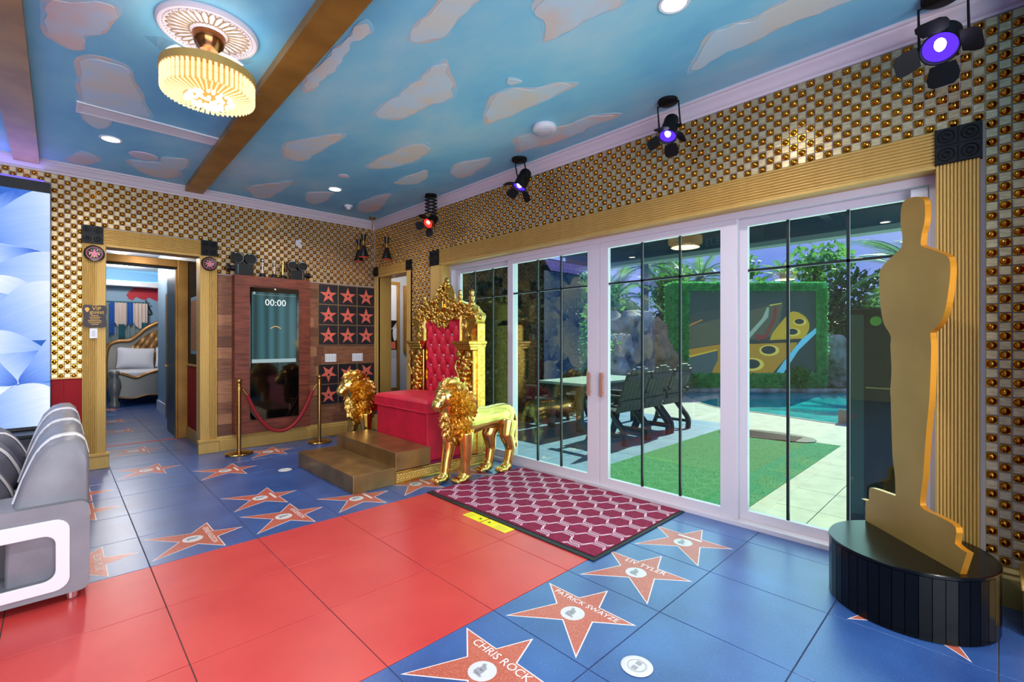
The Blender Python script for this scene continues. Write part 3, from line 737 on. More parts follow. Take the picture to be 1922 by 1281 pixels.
MB().box(3.29, XR, -0.52, -0.085, 0, 0.22).build('plinth', M['gold_paint'], pil, bevel=0.006)
MB().box(3.28, XR, -0.53, -0.075, 0.22, 0.245).build('plinth_cap', M['gold_paint'], pil, bevel=0.006)

# ---- reeded gold casings with black rosette blocks
def reeded(b, o, u, n, l, W, L, k, depth, amp=0.010):
    """reeds across W (dir u), length L (dir l), proud along n"""
    o, u, n, l = Vector(o), Vector(u), Vector(n), Vector(l)
    prof = [(0, -depth)]
    for i in range(k):
        for q in range(5):
            a = q/5
            edge = 0.0 if i not in (0, k-1) else 0.0
            prof.append(((i+a)*W/k, amp*abs(math.sin(PI*a))**0.45 - amp + edge))
    prof += [(W, -amp), (W, -depth)]
    m = len(prof)
    vs = [o + u*a + n*d for a, d in prof] + [o + u*a + n*d + l*L for a, d in prof]
    fs = [(i, i+1, m+i+1, m+i) for i in range(m-1)] + [(m-1, 0, m, 2*m-1), tuple(range(m))[::-1], tuple(range(m, 2*m))]
    b.add(vs, fs)
def rosette(o, u, n, W, H):
    """black block with four round rosettes; o = lower corner on the face plane"""
    b = MB(); o, u, n = Vector(o), Vector(u), Vector(n); z = Vector((0, 0, 1))
    R = Matrix((u, z, u.cross(z))).transposed()
    if (R @ Vector((0, 0, 1))).dot(n) < 0: R = Matrix((u, -z, u.cross(-z))).transposed()
    def blk(a0, a1, h0, h1, d0, d1):
        c = o + u*((a0+a1)/2) + z*((h0+h1)/2) + n*((d0+d1)/2); b.obox(c, (a1-a0, h1-h0, d1-d0), R)
    blk(0, W, 0, H, -0.05, 0.004)
    for i in (0, 1):
        for j in (0, 1):
            a, h = W*(0.25+0.5*i), H*(0.25+0.5*j)
            blk(a-W*0.23, a+W*0.23, h-H*0.23, h+H*0.23, 0.002, 0.010)
            c = o + u*a + z*h
            for r0, r1, hh in ((0.38, 0.33, 0.016), (0.2, 0.12, 0.020)):
                b.lathe([(W*0.5*r0, 0.009), (W*0.5*r0, hh-0.003), (W*0.5*(r0+r1)/2, hh), (W*0.5*r1, hh-0.004), (W*0.5*r1, 0.009)], 16, c, R)
    return b
X, Y, Z = Vector((1,0,0)), Vector((0,1,0)), Vector((0,0,1))
def casing(name, label, fr):
    t = struct(name, label, 'door casing')
    for kind, *a in fr:
        b = MB()
        if kind in ('column', 'header'): reeded(b, *a); b.build(kind, M['gold_paint'], t, smooth=60)
        elif kind == 'corner_block': rosette(*a).build(kind, M['black_relief'], t)
        else:
            b.box(*a); b.build(kind, M['gold_paint'], t, bevel=0.005)
    return t
fy = 6.84
casing('trim_6', 'reeded gold casing around the bedroom doorway', [
    ('column', (0.187, fy, 0.17), X, -Y, Z, 0.198, 2.29, 12, 0.04), ('column', (1.265, fy, 0.17), X, -Y, Z, 0.182, 2.29, 11, 0.04),
    ('header', (0.36, fy, 2.455), Z, -Y, X, 0.185, 0.93, 10, 0.04),
    ('corner_block', (0.184, fy-0.004, 2.46), X, -Y, 0.178, 0.195), ('corner_block', (1.272, fy-0.004, 2.46), X, -Y, 0.176, 0.19),
    ('plinth', 0.172, 0.408, fy-0.022, YB, 0, 0.14), ('plinth_cap', 0.166, 0.414, fy-0.03, YB, 0.14, 0.172),
    ('plinth', 1.243, 1.462, fy-0.022, YB, 0, 0.14), ('plinth_cap', 1.237, 1.468, fy-0.03, YB, 0.14, 0.172),
    ('jamb', 1.262, 1.362, fy+0.002, 7.06, 0.17, 2.46), ('jamb', 0.30, 0.383, fy+0.002, 7.06, 0.17, 2.46), ('head_jamb', 0.383, 1.262, fy+0.002, 7.06, 2.44, 2.47)])
fx = 3.595
casing('trim_7', 'reeded gold casing around the sliding glass doors', [
    ('column', (fx, 0.069, 0.0), Y, -X, Z, 0.180, 2.405, 12, 0.035), ('column', (fx, 5.10, 0.0), Y, -X, Z, 0.200, 2.405, 12, 0.035),
    ('header', (fx, 0.24, 2.405), Z, -X, Y, 0.195, 4.87, 10, 0.035),
    ('corner_block', (fx-0.004, 0.060, 2.40), Y, -X, 0.192, 0.20), ('corner_block', (fx-0.004, 5.10, 2.40), Y, -X, 0.205, 0.20),
    ('jamb', fx+0.002, 3.74, 5.03, 5.10, 0, 2.405), ('head_jamb', fx+0.002, 3.74, 0.25, 5.10, 2.385, 2.41), ('jamb', fx+0.002, 3.74, 0.235, 0.249, 0, 2.405)])
casing('trim_8', 'narrow gold casing around the small doorway in the corner', [
    ('column', (fx, 5.80, 0.0), Y, -X, Z, 0.10, 2.41, 5, 0.035), ('column', (fx, 6.735, 0.0), Y, -X, Z, 0.125, 2.41, 6, 0.035),
    ('header', (fx, 5.88, 2.41), Z, -X, Y, 0.14, 0.88, 6, 0.035),
    ('corner_block', (fx-0.004, 5.80, 2.41), Y, -X, 0.10, 0.145), ('corner_block', (fx-0.004, 6.73, 2.41), Y, -X, 0.125, 0.145),
    ('jamb', fx+0.002, 3.83, 5.80, 5.90, 0, 2.41), ('jamb', fx+0.002, 3.83, 6.735, 6.80, 0, 2.41), ('head_jamb', fx+0.002, 3.83, 5.90, 6.735, 2.39, 2.43)])

# ---- sliding glass doors
d1 = struct('door_1', 'white framed sliding glass doors with dark muntins', 'door')
MB().box(3.715, 3.84, 0.25, 5.06, 2.335, 2.405).build('head_track', M['white_frame'], d1, bevel=0.004)
MB().box(3.700, 3.86, 0.25, 5.06, -0.002, 0.035).build('sill_track', M['white_frame'], d1, bevel=0.004)
MB().box(3.715, 3.84, 4.985, 5.06, 0, 2.34).build('side_jamb', M['white_frame'], d1, bevel=0.004)
MB().box(3.715, 3.84, 0.25, 0.285, 0, 2.34).build('side_jamb', M['white_frame'], d1, bevel=0.004)
def panel(x, y0, y1, g0, g1, vs, handle=None):
    z0, z1, gz0, gz1 = 0.035, 2.342, 0.105, 2.280
    b = MB(); h = 0.021
    fr = [(y0, z0), (y1, z0), (y1, z1), (y0, z1)]; inn = [(g0, gz0), (g1, gz0), (g1, gz1), (g0, gz1)]
    for s_ in (-h, h): b.v += [(x+s_, a, c) for a, c in fr+inn]
    for i in range(4):
        j = (i+1) % 4
        b.f += [(i, j, 4+j, 4+i), (8+i, 8+j, 12+j, 12+i), (i, j, 8+j, 8+i), (4+i, 4+j, 12+j, 12+i)]
    p = b.build('door_panel', M['white_frame'], d1, bevel=0.003)
    MB().box(x-0.006, x+0.006, g0-0.005, g1+0.005, gz0-0.005, gz1+0.005).build('glass_pane', M['glass'], p)
    for v in vs: MB().box(x-0.010, x+0.010, v-0.009, v+0.009, gz0, gz1).build('muntin', M['muntin'], p)
    MB().box(x-0.010, x+0.010, g0, g1, 1.932, 1.950).build('muntin', M['muntin'], p)
    if handle is not None:
        MB().box(x-0.055, x-0.038, handle-0.017, handle+0.017, 0.87, 1.10).build('handle', M['rose'], p, bevel=0.004)
        MB().box(x-0.04, x-h, handle-0.01, handle+0.01, 0.90, 0.92).box(x-0.04, x-h, handle-0.01, handle+0.01, 1.05, 1.07).build('handle_mount', M['rose'], p)
panel(3.805, 3.86, 4.985, 3.96, 4.89, (4.61, 4.27))
panel(3.748, 2.655, 3.93, 2.796, 3.845, (3.473, 3.143), 2.765)
panel(3.748, 1.385, 2.650, 1.513, 2.555, (2.206, 1.851), 2.615)
panel(3.805, 0.285, 1.42, 0.35, 1.330, (1.059, 0.698))
MB().box(3.715, 3.727, 0.29, 0.37, 2.20, 2.32).build('sensor_plate', M['white'], d1, bevel=0.003)

# ---- vestibule and bedroom behind the gold doorway
vs_ = struct('wall_vestibule', 'side wall of the passage with red wainscot', 'wall')
MB().box(1.362, 1.46, 7.04, 8.30, 0, 2.9).build('wall_panel', M['black_matte'], vs_)
for a in range(6): MB().box(1.350, 1.366, 7.06+a*0.185, 7.06+a*0.185+0.183, 0.17, 1.05).build('wainscot_board', M['wain_red'], vs_, bevel=0.002)
MB().box(1.335, 1.366, 7.06, 8.18, 1.05, 1.075).build('cap_strip', M['gold_paint'], vs_)
MB().box(1.335, 1.366, 7.06, 8.18, 0, 0.17).build('base_strip', M['gold_paint'], vs_)
MB().box(0.10, 0.30, 7.04, 8.30, 0, 2.9).build('wall_panel', M['black_matte'], vs_)
MB().box(0.10, 1.46, 7.04, 8.30, 2.62, 2.72).build('passage_ceiling', M['blue_wall'], vs_)
pf = thing('picture_frame', 'teal framed picture hung low in the passage beside the bedroom door', 'picture frame', (1.35, 7.55, 1.25))
b = MB(); b.box(1.33, 1.362, 7.36, 7.80, 1.22, 2.0); b.build('frame', M['blue_wall'], pf, bevel=0.004)
MB().box(1.326, 1.334, 7.40, 7.76, 1.27, 1.95).build('picture', M['cedar_b'], pf)
ifr = struct('trim_9', 'gold frame of the inner bedroom door', 'door frame')
MB().box(1.235, 1.362, 8.16, 8.30, 0, 2.56).build('jamb', M['gold_beam'], ifr, bevel=0.008)
MB().box(1.215, 1.238, 8.20, 8.28, 0, 2.44).build('stop', M['gold_beam'], ifr, bevel=0.004)
MB().box(0.30, 0.42, 8.16, 8.30, 0, 2.56).build('jamb', M['gold_beam'], ifr, bevel=0.008)
MB().box(0.42, 1.236, 8.16, 8.30, 2.455, 2.56).build('head', M['gold_beam'], ifr, bevel=0.008)
MB().box(0.42, 1.236, 8.20, 8.28, 2.43, 2.457).build('stop', M['black_matte'], ifr)
d2 = struct('door_2', 'black bedroom door standing open with a brass lever', 'door')
MB().box(1.235, 1.275, 8.31, 9.08, 0.01, 2.43).build('door_leaf', M['black'], d2, bevel=0.003)
MB().cyl((1.235, 8.95, 1.02), (1.19, 8.95, 1.02), 0.012).build('lever_stem', M['brass'], d2)
MB().cyl((1.19, 8.96, 1.02), (1.19, 8.83, 1.02), 0.009).build('lever', M['brass'], d2)
br = struct('wall_bedroom', 'blue bedroom walls seen through the doorway', 'wall')
MB().box(-2.0, 5.0, 15.0, 15.15, 0, 3.1).build('wall_panel', M['blue_wall'], br)
MB().box(-2.0, -1.85, 8.3, 15.1, 0, 3.1).build('wall_panel', M['blue_wall'], br)
MB().box(1.47, 1.62, 8.3, 11.9, 0, 3.1).build('wall_panel', M['blue_wall'], br)
MB().box(4.85, 5.0, 11.8, 15.1, 0, 3.1).build('wall_panel', M['blue_wall'], br)
MB().box(1.62, 5.0, 11.7, 11.9, 0, 3.1).build('wall_panel', M['blue_wall'], br)
MB().box(1.445, 1.47, 10.75, 11.9, 0, 0.20).build('base_strip', M['white_trim'], br)
MB().box(1.42, 1.47, 10.35, 10.62, 0, 2.25).build('closet_casing', M['gold_beam'], br)
MB().box(-2.0, 5.0, 8.3, 15.1, 3.1, 3.2).build('bedroom_ceiling', M['white_trim'], br)
MB().box(-2.0, 5.0, 14.6, 15.0, 2.72, 2.84).build('cove', M['white_trim'], br)
MB().box(-1.9, 4.9, 14.7, 14.95, 2.845, 2.86).build('cove_light', emat('cove_led', S(120, 210, 250), 3.0), br)
MB().box(-2.0, 0.3, 8.2, 8.3, 0, 3.1).build('wall_panel', M['blue_wall'], br)
# ---- small room behind the corner doorway
rm = struct('wall_side_room', 'pale grey room behind the corner doorway', 'wall')
MB().box(5.2, 5.3, 5.75, 8.4, 0, 2.8).build('wall_panel', M['grey_wall'], rm)
MB().box(3.83, 5.3, 8.3, 8.4, 0, 2.8).build('wall_panel', M['grey_wall'], rm)
MB().box(3.83, 5.3, 5.70, 5.80, 0, 2.8).build('wall_panel', M['grey_wall'], rm)
MB().box(3.83, 5.3, 5.70, 8.4, 2.75, 2.85).build('room_ceiling', M['black_matte'], rm)
MB().box(5.17, 5.2, 5.80, 8.3, 0.95, 1.0).build('chair_rail', M['grey_wall'], rm)
MB().box(3.83, 5.3, 5.70, 8.4, -0.02, 0.0).build('room_floor', M['tile_blue'], rm)
# ================================================================== things in the room
# ---- LED picture wall
vw = thing('video_wall', 'large LED wall showing pale blue petals in a black frame', 'screen', (-1.8, 6.80, 0.52))
MB().box(-4.76, -0.053, 6.822, 6.86, 0.50, 3.035).build('frame', M['black'], vw)
for i in range(8):
    x1 = -0.056 - i*0.5886
    for j in range(4): MB().box(x1-0.5881, x1, 6.818, 6.824, 0.532+j*0.5985, 0.532+(j+1)*0.5985-0.0005).build('led_panel', M['petals'], vw)
pmesh = MB().prism(smooth_closed([(0, 0), (0.25, 0.16), (0.6, 0.33), (0.88, 0.26), (1.0, 0.0), (0.88, -0.26), (0.6, -0.33), (0.25, -0.16)], 5), lambda a, c, d: (a, d, c), 0, 0.0003).mesh('picture_petal', M['petal'])
PET = [(-0.02, 2.62, 1.05, 200), (-0.30, 2.90, 0.9, 250), (0.0, 2.12, 0.9, 165), (-0.62, 2.42, 1.0, 20), (-0.16, 2.32, 0.55, 205), (-0.70, 1.95, 0.95, 5), (0.05, 1.55, 0.75, 150), (-0.15, 1.80, 0.62, 195), (-0.60, 1.42, 0.9, 30), (0.10, 1.15, 0.8, 170), (-0.05, 1.30, 0.6, 215),
       (-0.28, 0.98, 0.8, 35), (-0.30, 0.96, 0.9, 330), (-0.29, 0.97, 0.7, 150), (-0.30, 0.95, 0.8, 255), (-0.02, 0.62, 0.7, 190), (-0.65, 0.62, 0.7, 15)]
for k in range(46):
    PET.append((-1.2-3.4*rnd.random(), 0.75+2.0*rnd.random(), 0.7+0.5*rnd.random(), 360*rnd.random()))
b = None
for k, (x, z, s_, a) in enumerate(PET):
    # clip: only petals that stay on the panel
    pts = smooth_closed([(0, 0), (0.25, 0.16), (0.6, 0.33), (0.88, 0.26), (1.0, 0.0), (0.88, -0.26), (0.6, -0.33), (0.25, -0.16)], 5)
    ca, sa = math.cos(math.radians(a)), math.sin(math.radians(a))
    W = [(x+s_*(p*ca-q_*sa), z+s_*(p*sa+q_*ca)) for p, q_ in pts]
    def clip(poly, ax, lim, sg):
        out = []
        for i in range(len(poly)):
            A_, B_ = poly[i-1], poly[i]; ia, ib = sg*(A_[ax]-lim) <= 0, sg*(B_[ax]-lim) <= 0
            if ia != ib:
                t = (lim-A_[ax])/(B_[ax]-A_[ax]); out.append(tuple(A_[j]+t*(B_[j]-A_[j]) for j in (0, 1)))
            if ib: out.append(B_)
        return out
    for ax, lim, sg in ((0, -0.057, 1), (0, -4.75, -1), (1, 0.533, -1), (1, 2.925, 1)):
        if W: W = clip(W, ax, lim, sg)
    if len(W) < 3: continue
    loc = [((( X_-x)*ca+(Z_-z)*sa)/s_, (-(X_-x)*sa+(Z_-z)*ca)/s_) for X_, Z_ in W]
    me = MB().prism(loc, lambda a_, c_, d_: (a_, d_, c_), -0.0001, 0.0001).mesh('picture_petal', M['petal'])
    o = inst('picture_petal', me, vw); o.matrix_parent_inverse = Matrix.Translation(-Vector(vw.location))
    o.location = (x, 6.8172-0.00025*k, z); o.rotation_euler = (0, -math.radians(a), 0); o.scale = (s_, 1, s_)
MB().box(-0.56, -0.52, 6.80, 6.84, 3.035, 3.07).build('camera_clip', M['black'], vw)
MB().box(-4.7, -0.10, 6.80, 6.85, 3.036, 3.050).build('led_bar', emat('violet_led', (0.25, 0.2, 1.0, 1), 1.0), vw)
lv = bpy.data.lights.new('led_bar_glow', 'AREA'); lv.shape = 'RECTANGLE'; lv.size = 4.6; lv.size_y = 0.40; lv.energy = 16; lv.color = (0.28, 0.24, 1.0)
lo = bpy.data.objects.new('led_bar_glow', lv); col.objects.link(lo); lo.parent = vw; lo.matrix_parent_inverse = Matrix.Translation(-Vector(vw.location))
lo.location = (-2.4, 6.78, 3.07); lo.rotation_euler = (math.radians(-(180-55)), 0, 0)
cn = thing('low_console', 'dark grey console along the floor beneath the LED wall', 'console', (-1.8, 6.6, 0))
MB().box(-3.6, -0.06, 6.50, 6.86, 0.04, 0.46).build('body', M['leather_d'], cn, bevel=0.01)
MB().box(-3.6, -0.06, 6.48, 6.86, 0.46, 0.495).build('top', M['black'], cn, bevel=0.006)
MB().box(-3.55, -0.1, 6.56, 6.84, 0, 0.04).build('kickboard', M['black'], cn)

# ---- sofa, seen from its near end
sofa = thing('sofa', 'grey leather sofa with white stripes and a cubby in its arm', 'sofa', (-0.35, 4.6, 0))
prof_out = [(0.127, 0.05), (0.132, 0.30), (0.130, 0.60), (0.128, 0.76), (0.112, 0.835), (0.075, 0.870), (0.02, 0.872), (-0.03, 0.855), (-0.085, 0.79), (-0.135, 0.66), (-0.18, 0.50), (-0.20, 0.36), (-0.20, 0.05)]
def back_segment(y0, y1):
    n = len(prof_out); b = MB(); ys = [y0, y0+0.012, y0+0.035, y0+0.09, (y0+y1)/2, y1-0.09, y1-0.035, y1-0.012, y1]
    ins = [0.03, 0.012, 0.004, 0, 0, 0, 0.004, 0.012, 0.03]
    for y, k in zip(ys, ins):
        for i, (x, z) in enumerate(prof_out):
            cx, cz = -0.02, 0.45
            d = Vector((x-cx, z-cz)); L = d.length; d = d*(1 - k/L); b.v.append((cx+d.x, y, max(0.05, cz+d.y)))
    for j in range(len(ys)-1):
        for i in range(n): b.f.append((j*n+i, j*n+(i+1) % n, (j+1)*n+(i+1) % n, (j+1)*n+i))
    b.f += [tuple(range(n))[::-1], tuple(range((len(ys)-1)*n, len(ys)*n))]
    return b
segs = [(3.52, 4.22), (4.225, 4.93), (4.935, 5.64)]
for y0, y1 in segs:
    s_ = back_segment(y0, y1).build('back_cushion', M['leather'], sofa, smooth=50)
    for yy in (y0+0.16,):
        b = MB(); pts = [(x*1.0, z) for x, z in prof_out[3:11]]
        sp = smooth_open(pts, 3); vs = []; m = len(sp)
        for k, dy in enumerate((-0.035, -0.030, 0.030, 0.035)):
            for i, (x, z) in enumerate(sp):
                d = Vector((x+0.02, z-0.45)).normalized()*(0.007 if k in (1, 2) else -0.003); vs.append((x+d.x, yy+dy, z+d.y))
        b.add(vs, [(k*m+i, k*m+i+1, (k+1)*m+i+1, (k+1)*m+i) for k in range(3) for i in range(m-1)])
        b.build('white_band', M['leather_w'], s_, smooth=60)
# arm with a rounded cubby opening
ax0, ax1 = -1.05, 0.127
def rrect(x0, x1, z0, z1, r, n=5):
    out = []
    for cx, cz, a0 in ((x1-r, z1-r, 0), (x0+r, z1-r, 90), (x0+r, z0+r, 180), (x1-r, z0+r, 270)):
        for i in range(n+1):
            a = math.radians(a0+90*i/n); out.append((cx+r*math.cos(a), cz+r*math.sin(a)))
    return out
def ring(b, out, inn, fn, d0, d1):
    n = len(out)
    b.add([fn(a, c, d0) for a, c in out] + [fn(a, c, d0) for a, c in inn] + [fn(a, c, d1) for a, c in out] + [fn(a, c, d1) for a, c in inn],
          [q for i in range(n) for j in [(i+1) % n] for q in ((i, j, n+j, n+i), (2*n+i, 3*n+i, 3*n+j, 2*n+j), (i, 2*n+i, 2*n+j, j), (n+i, n+j, 3*n+j, 3*n+i))])
fy_ = lambda a, c, d: (a, d, c)
b = MB(); ring(b, rrect(ax0, ax1, 0.05, 0.535, 0.045), rrect(-0.93, -0.005, 0.135, 0.385, 0.05), fy_, 3.47, 3.80)
arm = b.build('arm', M['leather'], sofa, smooth=40)
b = MB(); ring(b, rrect(-0.985, 0.047, 0.080, 0.458, 0.06), rrect(-0.93, -0.008, 0.140, 0.380, 0.05), fy_, 3.462, 3.475); b.build('cubby_surround', M['leather_w'], arm, smooth=40, bevel=0.003)
MB().box(-0.95, 0.01, 3.70, 3.72, 0.12, 0.40).build('cubby_back', M['leather_d'], arm)
MB().box(-1.0, -0.18, 3.80, 5.64, 0.06, 0.30).build('seat_base', M['leather'], sofa, bevel=0.02)
for y0, y1 in ((3.81, 4.42), (4.425, 5.03), (5.035, 5.64)):
    MB().box(-1.03, -0.16, y0, y1, 0.30, 0.43).build('seat_cushion', M['leather'], sofa, bevel=0.035)
for x in (0.055, -0.95):
    for y in (3.52, 5.55): MB().lathe([(0.022, 0), (0.026, 0.01), (0.026, 0.06)], 16, (x, y, 0)).build('foot', M['chrome'], sofa)
def cushion(c, rot, size=(0.36, 0.36, 0.15)):
    R = Matrix.Rotation(rot[2], 3, 'Z') @ Matrix.Rotation(rot[1], 3, 'Y') @ Matrix.Rotation(rot[0], 3, 'X')
    def fn(u, v, sgn):
        a, e = 2*u-1, 2*v-1; th = (1-abs(a)**2.5)*(1-abs(e)**2.5)
        k = 1 - 0.07*(a*a*e*e) ; pin = 1-0.06*(1-a*a)*abs(e)**4
        return Vector(c) + R @ Vector((a*size[0]/2*(1-0.05*(1-e*e)), e*size[1]/2*(1-0.05*(1-a*a)), sgn*size[2]/2*max(th, 0)**0.6))
    b = MB(); b.grid(lambda u, v: fn(u, v, 1), 12, 12); b.grid(lambda u, v: fn(u, v, -1), 12, 12)
    s = MB(); s.grid(lambda u, v: fn(u, 0.44+0.12*v, 1)+R @ Vector((0, 0, 0.003)), 12, 3)
    return b, s
for i, (c, rt, lab) in enumerate([((-0.285, 3.98, 0.555), (0.25, 1.15, 0.10), 'grey cushion nearest the sofa arm with a pale stripe'),
                                  ((-0.275, 4.55, 0.565), (0.15, 1.15, -0.12), 'middle grey sofa cushion with a pale stripe'),
                                  ((-0.260, 5.10, 0.575), (0.3, 1.15, 0.2), 'grey sofa cushion farthest back, nearest the LED wall')]):
    p = thing('throw_cushion', lab, 'cushion', (c[0], c[1], 0.43), group='cushions on the grey sofa')
    b, s = cushion(c, rt); b.build('cover', M['cushion'], p, smooth=60); s.build('stripe', M['leather_w'], p, smooth=60)

# ---- ceiling rose and crystal chandelier
CH = (0.655, 3.30)
rose = thing('ceiling_medallion', 'round white plaster ceiling medallion with petals above the chandelier', 'medallion', (CH[0], CH[1], ZC))
MB().lathe([(0.0, 0), (0.262, 0), (0.262, -0.014), (0.252, -0.028), (0.238, -0.030), (0.228, -0.018), (0.20, -0.012), (0.10, -0.014), (0.085, -0.030), (0.0, -0.034)], 48).build('plate', M['crown'], rose, local=True, smooth=35)
pet = MB()
for s_ in (1,):
    pts = []
    for i in range(17):
        t = i/16*2*PI; pts.append((0.155+0.058*math.cos(t), 0.017*math.sin(t), -0.017))
    pet.tube(pts[:-1], 0.0022, 5, closed=True)
pm_ = pet.mesh('petal', M['brass_line'], smooth=60)
for k in range(30): inst('petal', pm_, rose, (0, 0, 0), (0, 0, 2*PI*k/30))
b = MB()
for k in range(60):
    t = 2*PI*k/60; b.ball((0.224*math.cos(t), 0.224*math.sin(t), -0.022), 0.0085, 6, 4)
b.build('bead_ring', M['crown'], rose, local=True, smooth=80, kind='stuff')

warm = emat('warm_bulb', (1.0, 0.50, 0.12, 1), 1.1)
crys = pm('lit_crystal', S(150, 130, 96), 0.08, 0.0, emit=(1.0, 0.74, 0.38, 1), estr=1.35)
crys2 = pm('bright_crystal', S(150, 140, 120), 0.08, 0.0, emit=(1.0, 0.80, 0.50, 1), estr=2.6)
def chandelier(name, label, loc):
    c = thing(name, label, 'chandelier', loc, group='crystal chandeliers')
    MB().lathe([(0.0, -0.03), (0.086, -0.03), (0.088, -0.045), (0.075, -0.09), (0.05, -0.125), (0.018, -0.132), (0.0, -0.132)], 32).build('canopy', pm('copper_canopy', S(150, 98, 60), 0.18, 1.0) if 'cop' not in M else M['cop'], c, local=True, smooth=40)
    MB().cyl((0, 0, -0.12), (0, 0, -0.25), 0.012, n=12).build('stem', M['chrome'], c, local=True)
    MB().lathe([(0.04, -0.235), (0.232, -0.245), (0.246, -0.250), (0.248, -0.295), (0.236, -0.297), (0.05, -0.26)], 48).build('band', M['gold_paint'], c, local=True, smooth=40)
    clear = glassmat('clear_blade', (0.95, 0.97, 1.0, 1), (1, 1, 1, 1), 0.03) if 'blade' not in M else M['blade']
    M['blade'] = clear
    for k in range(4):
        a = k*PI/2 + 0.4
        b = MB(); pts = [(0.06, -0.05), (0.22, -0.08), (0.34, -0.02), (0.30, 0.06), (0.12, 0.06)]
        b.prism(pts, lambda x, y, d: (x*math.cos(a)-y*math.sin(a), x*math.sin(a)+y*math.cos(a), d-0.02*x), -0.222, -0.219); b.build('folding_blade', clear, c, local=True)
    b = MB()
    for k in range(54):
        t = 2*PI*k/54; x, y = 0.236*math.cos(t), 0.236*math.sin(t)
        b.lathe([(0.0085, -0.295), (0.0085, -0.345), (0.005, -0.349), (0.0085, -0.353), (0.0085, -0.395), (0.002, -0.407)], 5, (x, y, 0))
    b.build('crystal_curtain', crys, c, local=True, kind='stuff')
    b = MB()
    for k in range(48):
        t = 2*PI*k/48; p0 = (0.23*math.cos(t), 0.23*math.sin(t), -0.403); p1 = (0.13*math.cos(t), 0.13*math.sin(t), -0.413); b.cyl(p0, p1, 0.0055, 0.004, 5)
    b.build('crystal_spokes', crys, c, local=True, kind='stuff')
    b = MB(); r2 = random.Random(3)
    for k in range(110):
        t = r2.random()*2*PI; r = 0.13*math.sqrt(r2.random()); b.ball((r*math.cos(t), r*math.sin(t), -0.412-0.012*r2.random()-0.02*(1-r/0.13)), 0.0105, 6, 4)
    b.build('crystal_beads', crys2, c, local=True, kind='stuff')
    MB().lathe([(0.0, -0.30), (0.216, -0.302), (0.218, -0.38), (0.206, -0.390), (0.0, -0.393)], 32).build('lamp_core', warm, c, local=True, smooth=40)
    ld = bpy.data.lights.new('chandelier_bulb', 'AREA'); ld.shape = 'DISK'; ld.size = 0.40; ld.energy = 12; ld.color = (1.0, 0.70, 0.36)
    lo = bpy.data.objects.new('chandelier_bulb', ld); col.objects.link(lo); lo.parent = c; lo.location = (0, 0, -0.455)
    lu = bpy.data.lights.new('chandelier_uplight', 'AREA'); lu.shape = 'DISK'; lu.size = 0.44; lu.energy = 2.4; lu.color = (1.0, 0.90, 0.80)
    lo = bpy.data.objects.new('chandelier_uplight', lu); col.objects.link(lo); lo.parent = c; lo.location = (0.0, 0.0, -0.232); lo.rotation_euler = (PI, 0, 0)
    return c
M['cop'] = pm('copper_canopy', S(150, 98, 60), 0.18, 1.0)
c0 = chandelier('crystal_chandelier', 'round crystal chandelier with a gold band under the white medallion', (CH[0], CH[1], ZC))
c1 = dup(c0, (-4.55, 3.45, ZC), 0, 'second crystal chandelier farther down the room, seen only mirrored in the glass')
for ch in c0.children:
    if ch.type == 'LIGHT': pass

# ---- recessed downlights
dl_disc = MB().lathe([(0.0, 0), (0.066, 0), (0.066, -0.004), (0.0, -0.004)], 28).mesh('lens', emat('downlight_lens', (1.0, 0.97, 0.94, 1), 14.0))
dl_rim = MB()
dl_rim.lathe([(0.066, 0.002), (0.066, -0.006), (0.080, -0.008), (0.086, -0.002), (0.086, 0.002)], 28, cap=False); dl_rim = dl_rim.mesh('trim_ring', M['white'], smooth=50)
dl_light = bpy.data.lights.new('downlight_beam', 'SPOT'); dl_light.energy = 130; dl_light.spot_size = math.radians(150); dl_light.spot_blend = 0.9; dl_light.shadow_soft_size = 0.07; dl_light.color = (1.0, 0.95, 0.90)
DL = [((0.353, 5.70), 'recessed round downlight between the crystal chandelier and the LED wall'), ((2.453, 5.67), 'recessed round downlight above the throne corner'), ((2.442, 1.243), 'recessed round downlight at the top edge of the picture'),
      ((0.353, 1.24), 'recessed downlight behind the camera over the red tiles'), ((-1.75, 5.70), 'recessed downlight over the far end of the LED wall'), ((-1.75, 1.24), 'recessed downlight over the open floor left of the camera'),
      ((-3.85, 1.24), 'recessed downlight near the far left wall'), ((2.442, -1.2), 'recessed downlight behind the camera near the glass wall'), ((0.353, -1.2), 'recessed downlight behind the camera in the middle'), ((-3.85, 5.7), 'recessed downlight in the far left corner')]
for (x, y), lab in DL:
    t = thing('downlight', lab, 'downlight', (x, y, ZC), group='recessed ceiling downlights')
    inst('lens', dl_disc, t); inst('trim_ring', dl_rim, t)
    lo = bpy.data.objects.new('downlight_beam', dl_light); col.objects.link(lo); lo.parent = t; lo.location = (0, 0, -0.03)

# ---- ceiling fittings
def disc(name, label, cat, x, y, r, h, m):
    t = thing(name, label, cat, (x, y, ZC))
    MB().lathe([(0, 0), (r*0.94, 0), (r, -h*0.3), (r*0.97, -h*0.8), (r*0.85, -h), (0, -h)], 32).build('cover', m, t, local=True, smooth=40)
    MB().lathe([(r*0.6, -h-0.0015), (r*0.58, -h-0.003), (r*0.55, -h-0.0015)], 24, cap=False).build('seam_ring', M['crown'], t, local=True)
disc('access_point', 'white round access point on the painted ceiling', 'access point', 3.042, 2.741, 0.105, 0.045, M['white'])
disc('ceiling_speaker', 'flat round ceiling speaker beside the long air grille', 'speaker', 0.624, 5.978, 0.12, 0.012, M['crown'])
disc('blanking_plate', 'small flat round plate near the far ceiling downlight', 'plate', 2.324, 5.144, 0.06, 0.01, M['crown'])
sm = thing('smoke_detector', 'white smoke detector on the ceiling near the corner', 'smoke detector', (2.886, 6.235, ZC))
